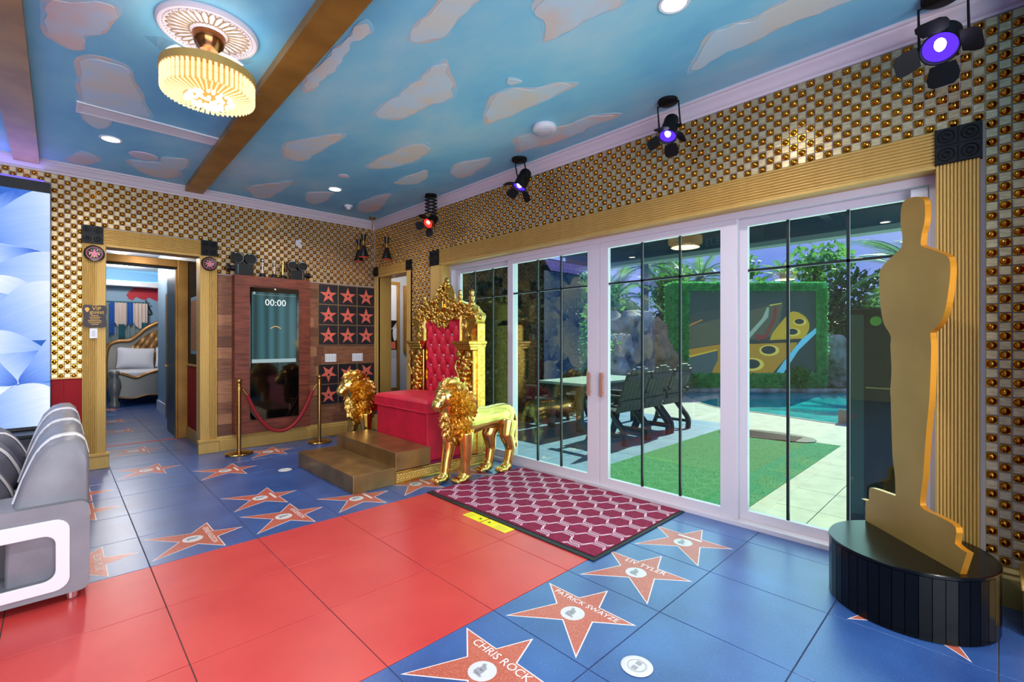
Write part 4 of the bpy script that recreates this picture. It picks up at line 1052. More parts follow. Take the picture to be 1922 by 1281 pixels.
MB().lathe([(0, 0), (0.055, 0), (0.055, -0.018), (0.045, -0.03), (0, -0.03)], 24).build('base', M['white'], sm, local=True, smooth=40)
MB().lathe([(0.03, -0.03), (0.03, -0.05), (0.02, -0.058), (0, -0.058)], 20).build('chamber', M['white'], sm, local=True, smooth=40)
gr = thing('air_grille', 'long slim white linear air grille on the ceiling', 'vent', (0.60, 5.08, ZC))
b = MB(); ring(b, [(0.105, 4.965), (1.085, 4.985), (1.065, 5.19), (0.105, 5.20)], [(0.125, 4.99), (1.062, 5.008), (1.048, 5.168), (0.125, 5.175)], lambda a, c, d: (a, c, d), ZC-0.012, ZC+0.002); b.build('frame', M['white'], gr)
for k in range(8):
    y = 5.0 + k*0.0225; MB().box(0.122, 1.055, y, y+0.006, ZC-0.010, ZC).build('slat', M['crown'], gr)

# ---- stage spotlights along the glass wall
def stage_light(loc, head, aim, r, L, color, name_label, pantograph=False):
    t = thing('stage_light', name_label, 'spotlight', loc, group='black stage spotlights')
    loc, head, aim = Vector(loc), Vector(head), Vector(aim).normalized()
    side = aim.cross(Vector((0, 0, 1))).normalized(); up = side.cross(aim).normalized()
    R = Matrix((side, up, -aim)).transposed()      # local -z looks along the beam
    def bl(nm, b, m=M['black_matte'], sm=None, par=t):
        return b.build(nm, m, par, smooth=sm)
    bl('mount', MB().lathe([(0, 0), (r*1.05, 0), (r*1.05, -0.022), (r*0.9, -0.030), (0, -0.030)], 24, loc), sm=40)
    yk0 = loc - Vector((0, 0, 0.03))
    if pantograph:
        n = 5; top = yk0; bot = head + Vector((0, 0, r*1.3)); b = MB()
        for s_ in (-1, 1):
            off = Vector((0.010*s_, 0.012*s_, 0))
            for k in range(n):
                a = top.lerp(bot, k/n) + off; c = top.lerp(bot, (k+1)/n) + off; w_ = Vector((0.056, -0.054, 0))
                b.tube([a-w_, c+w_], 0.0055, 6); b.tube([a+w_, c-w_], 0.0055, 6)
        bl('scissor_arm', b); bl('hanger', MB().cyl(bot, head, 0.012))
    else:
        hw = r*1.18
        pts = [head+side*hw, head+side*hw+Vector((0, 0, (yk0-head).z-0.0)), head-side*hw+Vector((0, 0, (yk0-head).z)), head-side*hw]
        d = yk0 - (pts[1]+pts[2])/2
        pts[1] += d; pts[2] += d
        bl('yoke', MB().tube(pts, 0.007, 6))
        bl('pivot', MB().cyl(head+side*hw*1.1, head+side*hw*0.8, 0.014).cyl(head-side*hw*1.1, head-side*hw*0.8, 0.014))
    bl('can', MB().lathe([(0, L*0.55), (r*0.55, L*0.55), (r*0.72, L*0.48), (r*0.74, L*0.40), (r*0.80, L*0.38), (r*0.80, L*0.1), (r*0.86, L*0.08), (r*0.86, -L*0.42), (r, -L*0.45), (r, -L*0.5), (r*0.93, -L*0.5), (r*0.80, -L*0.30), (0, -L*0.28)], 28, head, R), sm=40)
    em = emat('lamp_gel', color, 2.2)
    bl('lens', MB().lathe([(0, -L*0.30), (r*0.80, -L*0.31), (r*0.86, -L*0.40), (r*0.80, -L*0.41), (r*0.3, -L*0.325), (0, -L*0.32)], 28, head, R), em, 40)
    hot = emat('lamp_hot', (0.75, 0.7, 1.0, 1) if color[2] > 0.5 else (1.0, 0.15, 0.1, 1), 9.0)
    bl('bulb', MB().ball(head+aim*L*0.33+up*r*0.12, (r*0.42, r*0.30, r*0.42), 12, 8), hot, 80)
    for k, (dv, sp) in enumerate(((up, 1.0), (-up, 1.0), (side, 0.9), (-side, 0.9))):
        tan = dv.cross(aim).normalized(); base = head + aim*L*0.5 + dv*r*0.98
        out = (dv*0.80+aim*0.60).normalized(); nn = tan.cross(out).normalized()
        w0, w1, ln = r*0.62, r*0.80*sp, r*1.35
        poly = [(-w0, 0), (w0, 0), (w1, ln*0.55), (w1*0.92, ln*0.85), (w1*0.6, ln), (-w1*0.6, ln), (-w1*0.92, ln*0.85), (-w1, ln*0.55)]
        bl('barn_door', MB().prism(poly, lambda a, c, d: base+tan*a+out*c+nn*d, -0.0015, 0.0015))
    ld = bpy.data.lights.new('stage_beam', 'SPOT'); ld.energy = 14; ld.color = color[:3]; ld.spot_size = math.radians(55); ld.spot_blend = 0.6; ld.shadow_soft_size = 0.03
    lo = bpy.data.objects.new('stage_beam', ld); col.objects.link(lo); lo.parent = t
    lo.matrix_parent_inverse = Matrix.Translation(-loc)
    lo.location = head + aim*L*0.56; lo.rotation_euler = aim.to_track_quat('-Z', 'Y').to_euler()
    return t
PUR = (0.07, 0.02, 1.0, 1); RED = (1.0, 0.03, 0.02, 1)
stage_light((3.42, 0.21, ZC), (3.40, 0.205, 3.01), (-0.75, 0.12, -0.75), 0.085, 0.20, PUR, 'large black stage spotlight glowing violet at the top right')
stage_light((3.40, 1.78, ZC), (3.40, 1.765, 3.05), (-0.45, -0.05, -0.85), 0.070, 0.20, PUR, 'violet stage spotlight above the middle of the glass doors')
stage_light((3.40, 3.41, ZC), (3.40, 3.36, 3.04), (-0.42, 0.12, -0.85), 0.075, 0.20, PUR, 'violet stage spotlight above the gold lion')
stage_light((3.43, 5.04, ZC), (3.42, 5.02, 2.93), (-0.75, -0.25, -0.55), 0.070, 0.19, RED, 'red stage spotlight hung from a black scissor arm', True)

# ---- pendant of three black cones in the corner
pd = thing('pendant_lamp', 'brass pendant with three black hourglass shades in the corner', 'pendant lamp', (3.43, 6.60, ZC))
MB().lathe([(0, 0), (0.05, 0), (0.05, -0.02), (0.012, -0.03), (0, -0.03)], 20, (3.43, 6.60, ZC)).build('canopy', M['brass'], pd, smooth=40)
MB().cyl((3.43, 6.60, ZC-0.02), (3.43, 6.60, 2.86), 0.007, n=10).build('rod', M['brass'], pd)
hub = Vector((3.43, 6.60, 2.86))
for (dx, dy, z0) in ((-0.19, -0.10, 2.84), (-0.17, 0.09, 2.80), (0.10, -0.26, 2.82)):
    e = Vector((3.43+dx, 6.60+dy, z0))
    MB().tube([hub, e], 0.005, 6).build('arm', M['brass'], pd)
    sh = MB().lathe([(0.044, 0.125), (0.022, 0.030), (0.022, 0.025), (0.0, 0.025)], 20, e, cap=False).build('upper_shade', M['black'], pd, smooth=40)
    MB().lathe([(0.024, 0.032), (0.024, -0.032)], 16, e).build('collar', M['brass'], pd, smooth=40)
    sh2 = MB().lathe([(0.022, -0.026), (0.076, -0.205), (0.074, -0.205), (0.018, -0.028)], 20, e, cap=False).build('shade', M['black'], pd, smooth=40)
    MB().lathe([(0, -0.197), (0.068, -0.197), (0.068, -0.201), (0, -0.201)], 16, e).build('glow_disc', emat('red_glow', (0.9, 0.08, 0.05, 1), 0.35), sh2)

# ---- photo booth kiosk
kx0, kx1, kf = 1.612, 2.550, 6.72
ki = thing('photo_booth', 'tall redwood photo booth cabinet with a black touch screen', 'photo booth', (2.08, 6.79, 0.195))
MB().box(kx0, kx1, kf+0.012, 6.862, 0.205, 2.245).build('carcass', M['redwood'], ki)
z = 0.205; k = 0
while z < 2.24:
    h = min(0.146, 2.245-z)
    if z+h < 0.37 or z > 2.09: MB().box(kx0, kx1, kf, kf+0.013, z+0.0005, z+h-0.0005).build('board', M['redwood'], ki, bevel=0.0015)
    else:
        MB().box(kx0, 1.790, kf, kf+0.013, z+0.0005, z+h-0.0005).build('board', M['redwood'], ki, bevel=0.0015)
        MB().box(2.392, kx1, kf, kf+0.013, z+0.0005, z+h-0.0005).build('board', M['redwood'], ki, bevel=0.0015)
    z += 0.147
scr = MB().box(1.786, 2.396, kf-0.006, kf+0.014, 0.372, 2.100).build('screen_glass', M['screen'], ki, bevel=0.003)
teal = bpy.data.materials.new('booth_reflection'); teal.use_nodes = True
t_ = teal.node_tree; b_ = t_.nodes['Principled BSDF']; b_.inputs['Base Color'].default_value = (0.01, 0.02, 0.02, 1); b_.inputs['Roughness'].default_value = 0.08
g_ = t_.nodes.new('ShaderNodeNewGeometry'); w_ = t_.nodes.new('ShaderNodeTexWave'); w_.inputs['Scale'].default_value = 2.2; w_.inputs['Distortion'].default_value = 5.0; w_.bands_direction = 'X'
m_ = t_.nodes.new('ShaderNodeMapping'); m_.inputs['Scale'].default_value = (1, 1, 0.05); r_ = t_.nodes.new('ShaderNodeValToRGB')
r_.color_ramp.elements[0].color = S(28, 54, 58); r_.color_ramp.elements[1].color = S(52, 96, 104)
t_.links.new(g_.outputs['Position'], m_.inputs['Vector']); t_.links.new(m_.outputs['Vector'], w_.inputs['Vector']); t_.links.new(w_.outputs['Fac'], r_.inputs['Fac'])
t_.links.new(r_.outputs['Color'], b_.inputs['Emission Color']); b_.inputs['Emission Strength'].default_value = 0.9
MB().box(1.806, 2.356, kf-0.0075, kf-0.005, 1.160, 2.040).build('mirror_glow', teal, scr)  # emissive teal bands stand in for the room mirrored in the screen
MB().box(1.806, 2.356, kf-0.0080, kf-0.005, 1.112, 1.160).build('button_bar', emat('bar_glow', S(176, 200, 204), 0.8), scr)
MB().box(1.806, 2.356, kf-0.0080, kf-0.005, 2.004, 2.008).build('header_line', emat('line_glow', S(150, 180, 184), 0.7), scr)
o = inst('clock_digits', TXT['00:00'], ki, (0, 0, 0), (PI/2, 0, 0)); o.matrix_parent_inverse = Matrix.Translation(-Vector(ki.location)); o.location = (2.095, kf-0.0085, 1.905)
MB().ball((2.09, kf-0.006, 2.088), 0.008, 8, 6).build('webcam_light', emat('webcam_led', (1, 1, 1, 1), 2.0), scr)
for i in range(1): MB().lathe([(0.016, 0), (0.016, 0.001)], 16, (1.835, kf-0.0075, 2.025), Matrix.Rotation(PI/2, 3, 'X')).build('menu_dot', emat('menu_glow', S(190, 200, 200), 0.7), scr)
MB().tube([(2.03+0.13*i/10, kf-0.0085, 1.565+0.03*math.sin(PI*i/10)) for i in range(11)], 0.006, 5).build('loading_arc', emat('arc_glow', S(220, 170, 110), 1.0), scr)

# props standing on the kiosk
def movie_camera(x, rz, label, s=1.0):
    t = thing('movie_camera_prop', label, 'camera', (x, 6.795, 2.245), rz, group='movie camera props on the photo booth')
    MB().box(-0.085*s, 0.085*s, -0.035*s, 0.035*s, 0, 0.125*s).build('body', M['black'], t, local=True, bevel=0.006)
    for dx in (-0.062, 0.062):
        r_ = MB().lathe([(0, -0.022*s), (0.060*s, -0.022*s), (0.063*s, 0), (0.060*s, 0.022*s), (0, 0.022*s)], 24, (dx*s, 0, 0.178*s), Matrix.Rotation(PI/2, 3, 'X')).build('film_reel', M['black_relief'], t, local=True, smooth=40)
        MB().tube([(dx*s+0.052*s*math.cos(2*PI*i/24), -0.024*s, 0.178*s+0.052*s*math.sin(2*PI*i/24)) for i in range(4, 21)], 0.004, 5).build('silver_arc', M['chrome'], r_, local=True)
    MB().lathe([(0.026*s, 0), (0.026*s, 0.04*s), (0.036*s, 0.05*s), (0.036*s, 0.075*s), (0.0, 0.075*s)], 18, (0.085*s, 0, 0.07*s), Matrix.Rotation(PI/2, 3, 'Y')).build('lens', M['black'], t, local=True, smooth=40)
    MB().box(0.058*s, 0.066*s, -0.038*s, -0.034*s, 0.01*s, 0.11*s).build('silver_strip', M['chrome'], t, local=True)
    return t
mc = movie_camera(1.735, 0.0, 'black movie camera prop at the left end of the photo booth top', 1.25)
mc.scale = (-1, 1, 1)
movie_camera(2.395, 0.0, 'black movie camera prop at the right end of the photo booth top', 1.1)
figs = [('crystal_trophy', 1.955, 'left clear glass trophy on the photo booth'), ('crystal_trophy', 2.10, 'middle clear glass trophy on the photo booth'), ('gold_trophy', 2.21, 'small gold trophy on the photo booth')]
clear_t = glassmat('trophy_glass', (0.9, 0.9, 0.88, 1), (1, 1, 1, 1), 0.12)
for nm, x, lab in figs:
    t = thing(nm, lab, 'trophy', (x, 6.79, 2.245))
    MB().lathe([(0.045, 0), (0.045, 0.02), (0.036, 0.03), (0.036, 0.05), (0, 0.05)], 18, (0, 0, 0)).build('base', M['black'], t, local=True, smooth=40)
    mt = M['gold'] if nm.startswith('gold') else clear_t
    MB().lathe([(0.010, 0.05), (0.016, 0.08), (0.012, 0.13), (0.024, 0.18), (0.028, 0.20), (0.012, 0.225), (0.015, 0.245), (0.0, 0.262)], 14, (0, 0, 0)).build('figure', mt, t, local=True, smooth=50)

# ---- stanchions and rope
def stanchion(x, y, label):
    t = thing('stanchion', label, 'stanchion', (x, y, 0), group='brass stanchions by the photo booth')
    MB().lathe([(0, 0), (0.155, 0), (0.158, 0.012), (0.15, 0.022), (0.03, 0.034), (0, 0.034)], 36).build('base', M['brass'], t, local=True, smooth=40)
    MB().lathe([(0.024, 0.03), (0.024, 0.85), (0.03, 0.855), (0.03, 0.875), (0.018, 0.88), (0, 0.88)], 20).build('pole', M['brass'], t, local=True, smooth=40)
    MB().ball((0, 0, 0.905), 0.032, 18, 12).build('finial_ball', M['brass'], t, local=True, smooth=80)
    MB().lathe([(0.036, 0.80), (0.036, 0.83)], 20).build('ring', M['brass'], t, local=True, smooth=40)
stanchion(1.61, 6.52, 'brass stanchion post beside the bedroom door casing')
stanchion(2.60, 6.52, 'brass stanchion post beside the throne steps')
rp_ = thing('velvet_rope', 'dark red velvet rope hanging between the two brass posts', 'rope', (2.1, 6.52, 0.2))
pts = [(1.70+0.81*i/24, 6.52, 0.225+0.50*(abs(i/12-1))**2.2) for i in range(25)]
MB().tube(pts, 0.021, 10).build('rope', M['rope'], rp_, smooth=80)
for p0, p1 in (((1.645, 6.52, 0.81), pts[0]), ((2.565, 6.52, 0.81), pts[-1])): MB().tube([p0, p1], 0.012, 8).build('snap_hook', M['brass'], rp_, smooth=80)

# ---- star plaques on the planks
pl_m = MB().box(-0.142, 0.142, -0.006, 0.006, -0.142, 0.142).mesh('plaque', M['plaque_black'])
lines = MB(); ring(lines, [(-0.147, -0.147), (0.147, -0.147), (0.147, 0.147), (-0.147, 0.147)], [(-0.141, -0.141), (0.141, -0.141), (0.141, 0.141), (-0.141, 0.141)], lambda a, c, d: (a, d, c), -0.004, 0.006)
lines = lines.mesh('brass_border', M['brass_line'])
wt = star_poly([(0.13*math.sin(2*PI*i/5), 0.13*math.cos(2*PI*i/5)-0.01) for i in range(5)])
wstar = MB().prism(wt, lambda a, c, d: (a, d, c), -0.010, -0.004).mesh('star', M['coral'])
wdisc = MB().lathe([(0.024, 0.0085), (0.024, 0.0125), (0.016, 0.0135), (0.0, 0.0135)], 16, (0, 0, -0.01), None).mesh('emblem', M['brass_line'])
wdot = MB().lathe([(0.015, 0.013), (0.015, 0.0145), (0.0, 0.0145)], 12).mesh('emblem_core', M['black_relief'])
rowsn = ['top row', 'second row', 'third row', 'row under the white plates', 'lowest row']
coln = ['left', 'middle', 'right']
for r, zc in enumerate((2.083, 1.785, 1.487, 0.912, 0.615)):
    for c, xc in enumerate((2.864, 3.160, 3.456)):
        lab = f'black star plaque on the planks, {rowsn[r]}, {coln[c]}'
        t = thing('star_plaque', lab, 'plaque', (xc, YB-0.024, zc), group='black star plaques on the plank wall')
        inst('plaque', pl_m, t); inst('brass_border', lines, t)
        ang = {(3, 0): PI, (3, 1): 0.35, (3, 2): PI+0.1}.get((r, c), 0.0)
        inst('star', wstar, t, (0, 0, 0), (0, ang, 0))
        inst('emblem', wdisc, t, (0, -0.011+0.009, -0.01), (PI/2, 0, 0)); inst('emblem_core', wdot, t, (0, -0.002, -0.01), (PI/2, 0, 0))
# white plates
def plate(name, x0, x1, z0, z1, y, gangs, label):
    t = thing(name, label, 'switch plate', ((x0+x1)/2, y, (z0+z1)/2))
    MB().box(x0, x1, y-0.008, y, z0, z1).build('cover', M['white'], t, bevel=0.003)
    wd = (x1-x0)/gangs
    for i in range(gangs): MB().box(x0+wd*(i+0.3), x0+wd*(i+0.7), y-0.011, y-0.007, z0+(z1-z0)*0.22, z1-(z1-z0)*0.22).build('rocker', M['white_trim'], t, bevel=0.002)
plate('switch_plate', 2.817, 2.985, 1.088, 1.208, YB-0.018, 4, 'left white switch plate between the star plaques')
plate('switch_plate', 3.234, 3.404, 1.088, 1.208, YB-0.018, 4, 'right white switch plate between the star plaques')
plate('switch_plate', 2.411, 2.488, 2.72, 2.83, YB-0.010, 1, 'white blank plate high on the gold mosaic wall')
plate('switch_plate', 0.248, 0.313, 1.43, 1.538, 6.832, 1, 'white light switch under the VIP sign')
# sign on the door casing
sg = thing('guest_sign', 'dark scalloped sign with gold VIP guest lettering on the casing', 'sign', (0.29, 6.83, 1.66))
q = smooth_closed([(0.200, 1.560), (0.245, 1.545), (0.29, 1.552), (0.335, 1.545), (0.382, 1.558), (0.390, 1.585), (0.382, 1.66), (0.390, 1.745), (0.378, 1.785), (0.335, 1.790), (0.29, 1.782), (0.245, 1.792), (0.203, 1.788), (0.192, 1.75), (0.200, 1.66), (0.191, 1.59)], 4)
MB().prism(q, lambda a, c, d: (a, d, c), 6.818, 6.832).build('board', M['sign_dark'], sg)
for nm, x, z, s_ in (('VIP', 0.305, 1.752, 0.8), ('guest', 0.308, 1.715, 0.8)):
    o = inst('lettering', TXT[nm], sg, (0, 0, 0), (PI/2, 0, 0), (s_, s_, s_)); o.matrix_parent_inverse = Matrix.Translation(-Vector(sg.location)); o.location = (x, 6.8172, z)
for k, wd in enumerate((0.06, 0.09, 0.08, 0.11, 0.10, 0.06)): MB().box(0.29-wd/2, 0.29+wd/2, 6.8165, 6.819, 1.675-k*0.019, 1.681-k*0.019).build('text_line', M['sign_gold'], sg)
MB().prism([(0.228+0.02*math.cos(a), 1.742+0.022*math.sin(a)) for a in [i*PI/8 for i in range(9)]]+[(0.222, 1.715), (0.234, 1.715)], lambda a, c, d: (a, d, c), 6.8165, 6.819).build('balloon_mark', M['sign_gold'], sg)
# round star badges
for x, z, lab in ((0.286, 2.352, 'round dark badge with a pink star on the left casing column'), (1.357, 2.360, 'round dark badge with a pink star on the right casing column')):
    t = thing('star_badge', lab, 'badge', (x, 6.826, z), group='round star badges')
    R = Matrix.Rotation(PI/2, 3, 'X')
    MB().lathe([(0, 0), (0.086, 0), (0.088, 0.006), (0.082, 0.016), (0.074, 0.012), (0, 0.010)], 32, (0, 0, 0), R).build('rim', M['black'], t, local=True, smooth=40)
    MB().lathe([(0.070, 0.010), (0.070, 0.014), (0.060, 0.014), (0.060, 0.010)], 32, (0, 0, 0), R, cap=False).build('pink_ring', pm('dusty_pink', S(150, 70, 90), 0.35), t, local=True, smooth=40)
    MB().prism([(0.44*a, 0.44*c) for a, c in wt], lambda a, c, d: (a, d, c), -0.018, -0.009).build('star', pm('pink_star', S(214, 120, 140), 0.35), t, local=True)
    for k in range(5):
        an = 2*PI*k/5+PI/5; MB().ball((0.040*math.sin(an), -0.012, 0.040*math.cos(an)), (0.009, 0.004, 0.009), 8, 6).build('gold_stud', M['gold'], t, local=True, smooth=80)
# ================================================================== throne corner
pf_ = thing('throne_platform', 'low gold platform with a magenta carpet top under the throne', 'platform', (2.97, 4.7, 0))
MB().box(2.385, 3.53, 4.095, 5.36, 0, 0.120).build('base', M['gold_paint'], pf_, bevel=0.004)
MB().box(2.380, 3.535, 4.085, 5.37, 0.0, 0.022).build('bottom_moulding', M['gold_orn'], pf_, bevel=0.004)
MB().box(2.380, 3.535, 4.085, 5.37, 0.100, 0.120).build('top_moulding', M['gold_orn'], pf_, bevel=0.004)
MB().box(2.40, 3.515, 4.11, 5.35, 0.120, 0.130).build('carpet', M['magenta'], pf_)
b = MB()
for k in range(36):
    for j in range(3): b.ball((2.41+k*0.0315+0.015*(j % 2), 4.094, 0.040+j*0.021), (0.011, 0.006, 0.008), 6, 4)
b.build('relief_band', M['gold_orn'], pf_, smooth=80, kind='stuff')
s1 = thing('bronze_step', 'lower bronze step in front of the throne, standing on the floor', 'step', (2.15, 4.75, 0), group='bronze throne steps')
MB().box(1.935, 2.378, 4.085, 5.44, 0, 0.163).build('box', M['bronze'], s1, bevel=0.004)
s2 = thing('bronze_step', 'upper bronze step against the red seat, higher than the other', 'step', (2.57, 4.7, 0.13), group='bronze throne steps')
MB().box(2.365, 2.768, 4.075, 5.42, 0.131, 0.308).build('box', M['bronze'], s2, bevel=0.004)

th = thing('throne', 'ornate gold throne with tufted red velvet back and seat', 'throne', (3.1, 4.69, 0.13))
MB().box(2.785, 3.48, 4.165, 5.24, 0.131, 0.640).build('seat_box', M['velvet'], th, bevel=0.012)
def seat_cushion():
    b = MB(); x0, x1, y0, y1, z0, z1 = 2.765, 3.40, 4.145, 5.262, 0.640, 0.775
    def top(u, v):
        x = x0+(x1-x0)*u; y = y0+(y1-y0)*v
        e = min(u, 1-u, v*1.6, (1-v)*1.6); k = min(e/0.08, 1); rise = 0.03*math.sin(PI*min(max(u, 0), 1))*math.sin(PI*v)
        return (x, y, z1 - 0.035*(1-k)**2 + rise)
    b.grid(top, 24, 30)
    n = len(b.v)
    b.box(x0, x1, y0, y1, z0, z1-0.036)
    return b
seat_cushion().build('seat_cushion', M['velvet'], th, smooth=50)
MB().tube([(2.764, 4.144, 0.644), (2.764, 5.263, 0.644)], 0.006, 6).build('piping', M['velvet'], th)
MB().tube([(2.764, 4.144, 0.644), (3.40, 4.144, 0.644)], 0.006, 6).build('piping', M['velvet'], th)
# tufted back
y0, y1, zb0, zb1 = 4.335, 5.035, 0.74, 1.655
btn = []
for r in range(7):
    n = 4 if r % 2 == 0 else 3
    for k in range(n):
        yy = y0 + (y1-y0)*((k+0.5)/4 if n == 4 else (k+1)/4); zz = 0.85 + r*0.125
        btn.append((yy, zz))
def tuft(u, v):
    y = y0+(y1-y0)*u; z = zb0+(zb1-zb0)*v
    d = min(math.hypot((y-a)/0.175, (z-c)/0.125) for a, c in btn)
    # valleys along the diagonals between buttons
    a = (y-y0)/0.175; c = (z-0.85)/0.25
    s1_, s2_ = abs(((a-0.5)+c*1.0) % 1.0-0.5), abs(((a-0.5)-c*1.0) % 1.0-0.5)
    val = min(0.5-s1_, 0.5-s2_)*2
    h = 0.048*min(1, d/0.40)**0.7*(0.35+0.65*min(1, abs(val)*1.5)**0.5)
    edge = min(u, 1-u, v, 1-v); h *= min(1, edge/0.04+0.2)
    dip = 0.13*max(0, 1-abs(u-0.5)/0.28)**2 if v > 0.8 else 0
    return (3.385-h, y, z - dip*(v-0.8)/0.2*0.5)
MB().grid(tuft, 70, 90).build('tufted_back', M['velvet'], th, smooth=70)
bm_ = MB().ball((0, 0, 0), (0.010, 0.014, 0.014), 10, 8).mesh('button', M['crystal'], smooth=80)
for a, c in btn:
    if c < 1.60: o = inst('button', bm_, th, (0, 0, 0)); o.location = Vector((3.372, a, c)) - Vector(th.location)
# gold frame
fb = MB()
fb.box(3.385, 3.50, 4.06, 5.33, 0.131, 1.60)
fb.build('back_board', M['gold_orn'], th, bevel=0.004)
def sym(pts): return pts + [(-a, c) for a, c in reversed(pts) if abs(a) > 1e-6]
CY = 4.69
plane_x = lambda x: (lambda a, c, d: (x+d, CY+a, c))
for s_ in (1, -1):
    # lower pilaster: bracket and figure
    y_a, y_b = (CY+s_*0.355, CY+s_*0.635)
    lo, hi = min(y_a, y_b), max(y_a, y_b)
    MB().box(3.33, 3.51, lo+0.02, hi-0.015, 0.131, 1.30).build('pilaster', M['gold_orn'], th, bevel=0.01)
    cap = MB().box(3.25, 3.515, lo-0.01, hi+0.012, 1.365, 1.400).box(3.27, 3.51, lo, hi+0.004, 1.335, 1.366).box(3.285, 3.505, lo+0.008, hi-0.004, 1.30, 1.336)
    cap.build('capital', M['gold_orn'], th, bevel=0.006)
    b = MB(); ym = (lo+hi)/2
    for yy in (lo+0.055, hi-0.055):
        sp = [(3.285, yy+0.040*(1-t/22)*math.cos(t*0.85), 1.245+0.040*(1-t/22)*math.sin(t*0.85)) for t in range(20)]
        b.tube(sp, 0.013, 6)
    for k in range(8): b.ball((3.315, ym+0.02*math.sin(k*2.1), 1.19-0.055*k), (0.045-0.002*k, 0.062-0.004*k, 0.042), 10, 7)
    for k in range(26): b.ball((3.318-0.015*rnd.random(), lo+0.03+(hi-lo-0.06)*rnd.random(), 0.72+0.5*rnd.random()), (0.022, 0.024+0.015*rnd.random(), 0.030), 8, 6)
    b.tube(smooth_open([(3.29, hi-0.03, 1.18), (3.275, hi-0.01, 1.10), (3.29, hi-0.035, 1.03), (3.29, hi-0.05, 0.97)], 5), 0.014, 6)
    b.build('scroll_carving', M['gold_orn'], th, smooth=70, kind='stuff')
    # upper lyre panel
    lyre = [(0.352, 1.40), (0.585, 1.40), (0.560, 1.47), (0.585, 1.54), (0.640, 1.62), (0.665, 1.685), (0.640, 1.72), (0.352, 1.72)]
    b = MB(); b.prism([(s_*a, c) for a, c in lyre], plane_x(3.39), -0.04, 0.10); b.build('lyre_panel', M['gold_orn'], th, bevel=0.01)
    b = MB()
    sp = [(3.345, CY+s_*(0.44+0.05*math.cos(t*0.6)*(1-t/30)), 1.58+0.09*math.sin(t*0.6)*(1-t/30)) for t in range(22)]; b.tube(sp, 0.008, 6)
    sp = [(3.345, CY+s_*(0.50+0.035*math.cos(t*0.7+2)*(1-t/26)), 1.47+0.045*math.sin(t*0.7+2)*(1-t/26)) for t in range(20)]; b.tube(sp, 0.008, 6)
    b.tube([(3.347, CY+s_*0.362, 1.40), (3.347, CY+s_*0.362, 1.72)], 0.008, 6); b.tube([(3.347, CY+s_*0.385, 1.40), (3.347, CY+s_*0.385, 1.70)], 0.005, 6)
    b.build('scroll_tracery', M['gold'], th, smooth=70, kind='stuff')
    MB().ball((3.42, CY+s_*0.655, 1.665), (0.05, 0.030, 0.034), 12, 8).build('corner_boss', M['gold'], th, smooth=80)
# crest
crest = sym([(0, 2.10), (0.045, 2.06), (0.085, 1.98), (0.11, 1.93), (0.16, 1.90), (0.235, 1.885), (0.30, 1.865), (0.40, 1.845), (0.50, 1.82), (0.56, 1.775), (0.62, 1.72), (0.655, 1.66), (0.40, 1.66), (0.352, 1.655), (0.25, 1.66), (0.15, 1.615), (0.07, 1.565), (0, 1.55)])
MB().prism(crest, plane_x(3.38), -0.02, 0.11).build('crest', M['gold_orn'], th, bevel=0.008)
def in_poly(x, y, p):
    c = False; j = len(p)-1
    for i in range(len(p)):
        if (p[i][1] > y) != (p[j][1] > y) and x < (p[j][0]-p[i][0])*(y-p[i][1])/(p[j][1]-p[i][1])+p[i][0]: c = not c
        j = i
    return c
b = MB(); k = 0; r2 = random.Random(9)
while k < 190:
    a, c = -0.66+1.32*r2.random(), 1.55+0.6*r2.random()
    if not in_poly(a, c, crest) or (abs(a) < 0.065 and 1.74 < c < 1.90): continue
    R = Matrix.Rotation(r2.random()*PI, 3, 'X')
    b.ball((3.352-0.012*r2.random(), CY+a, c), (0.020, 0.014+0.012*r2.random(), 0.026+0.014*r2.random()), 8, 5, R); k += 1
for s_ in (1, -1):
    for (a, c, rr) in ((0.20, 1.80, 0.045), (0.34, 1.77, 0.05), (0.48, 1.74, 0.045), (0.13, 1.66, 0.035), (0.28, 1.69, 0.035)):
        sp = [(3.338, CY+s_*(a+rr*(1-t/20)*math.cos(t*0.8)), c+rr*(1-t/20)*math.sin(t*0.8)) for t in range(17)]; b.tube(sp, 0.009, 5)
b.build('acanthus_carving', M['gold_orn'], th, smooth=70, kind='stuff')
MB().prism([(-0.048, 1.885), (0.048, 1.885), (0.046, 1.80), (0.0, 1.755), (-0.046, 1.80)], plane_x(3.335), -0.012, 0.03).build('shield', M['gold'], th, bevel=0.008)
# tiered spire and finials
sp = [(0.085, 1.90), (0.095, 1.93), (0.062, 1.955), (0.078, 1.975), (0.052, 2.0), (0.066, 2.018), (0.042, 2.045), (0.054, 2.062), (0.032, 2.09), (0.042, 2.105), (0.022, 2.13), (0.030, 2.148), (0.016, 2.165), (0, 2.185)]
MB().lathe([(0, 1.90)]+sp, 20, (3.42, CY, 0)).build('spire', M['gold'], th, smooth=40)
fin = [(0, 0), (0.030, 0.0), (0.034, 0.02), (0.020, 0.035), (0.030, 0.06), (0.032, 0.075), (0.018, 0.09), (0.024, 0.11), (0.026, 0.125), (0.014, 0.14), (0.0, 0.15)]
for a, c, k in ((0.485, 1.81, 1.25), (-0.485, 1.81, 1.25), (0.27, 1.86, 0.75), (-0.27, 1.86, 1.0), (0.16, 1.885, 0.6), (-0.16, 1.885, 0.6), (0.60, 1.72, 0.55), (-0.60, 1.72, 0.55)):
    MB().lathe([(r*k, h*k) for r, h in fin], 16, (3.42, CY+a, c)).build('finial', M['gold'], th, smooth=40)

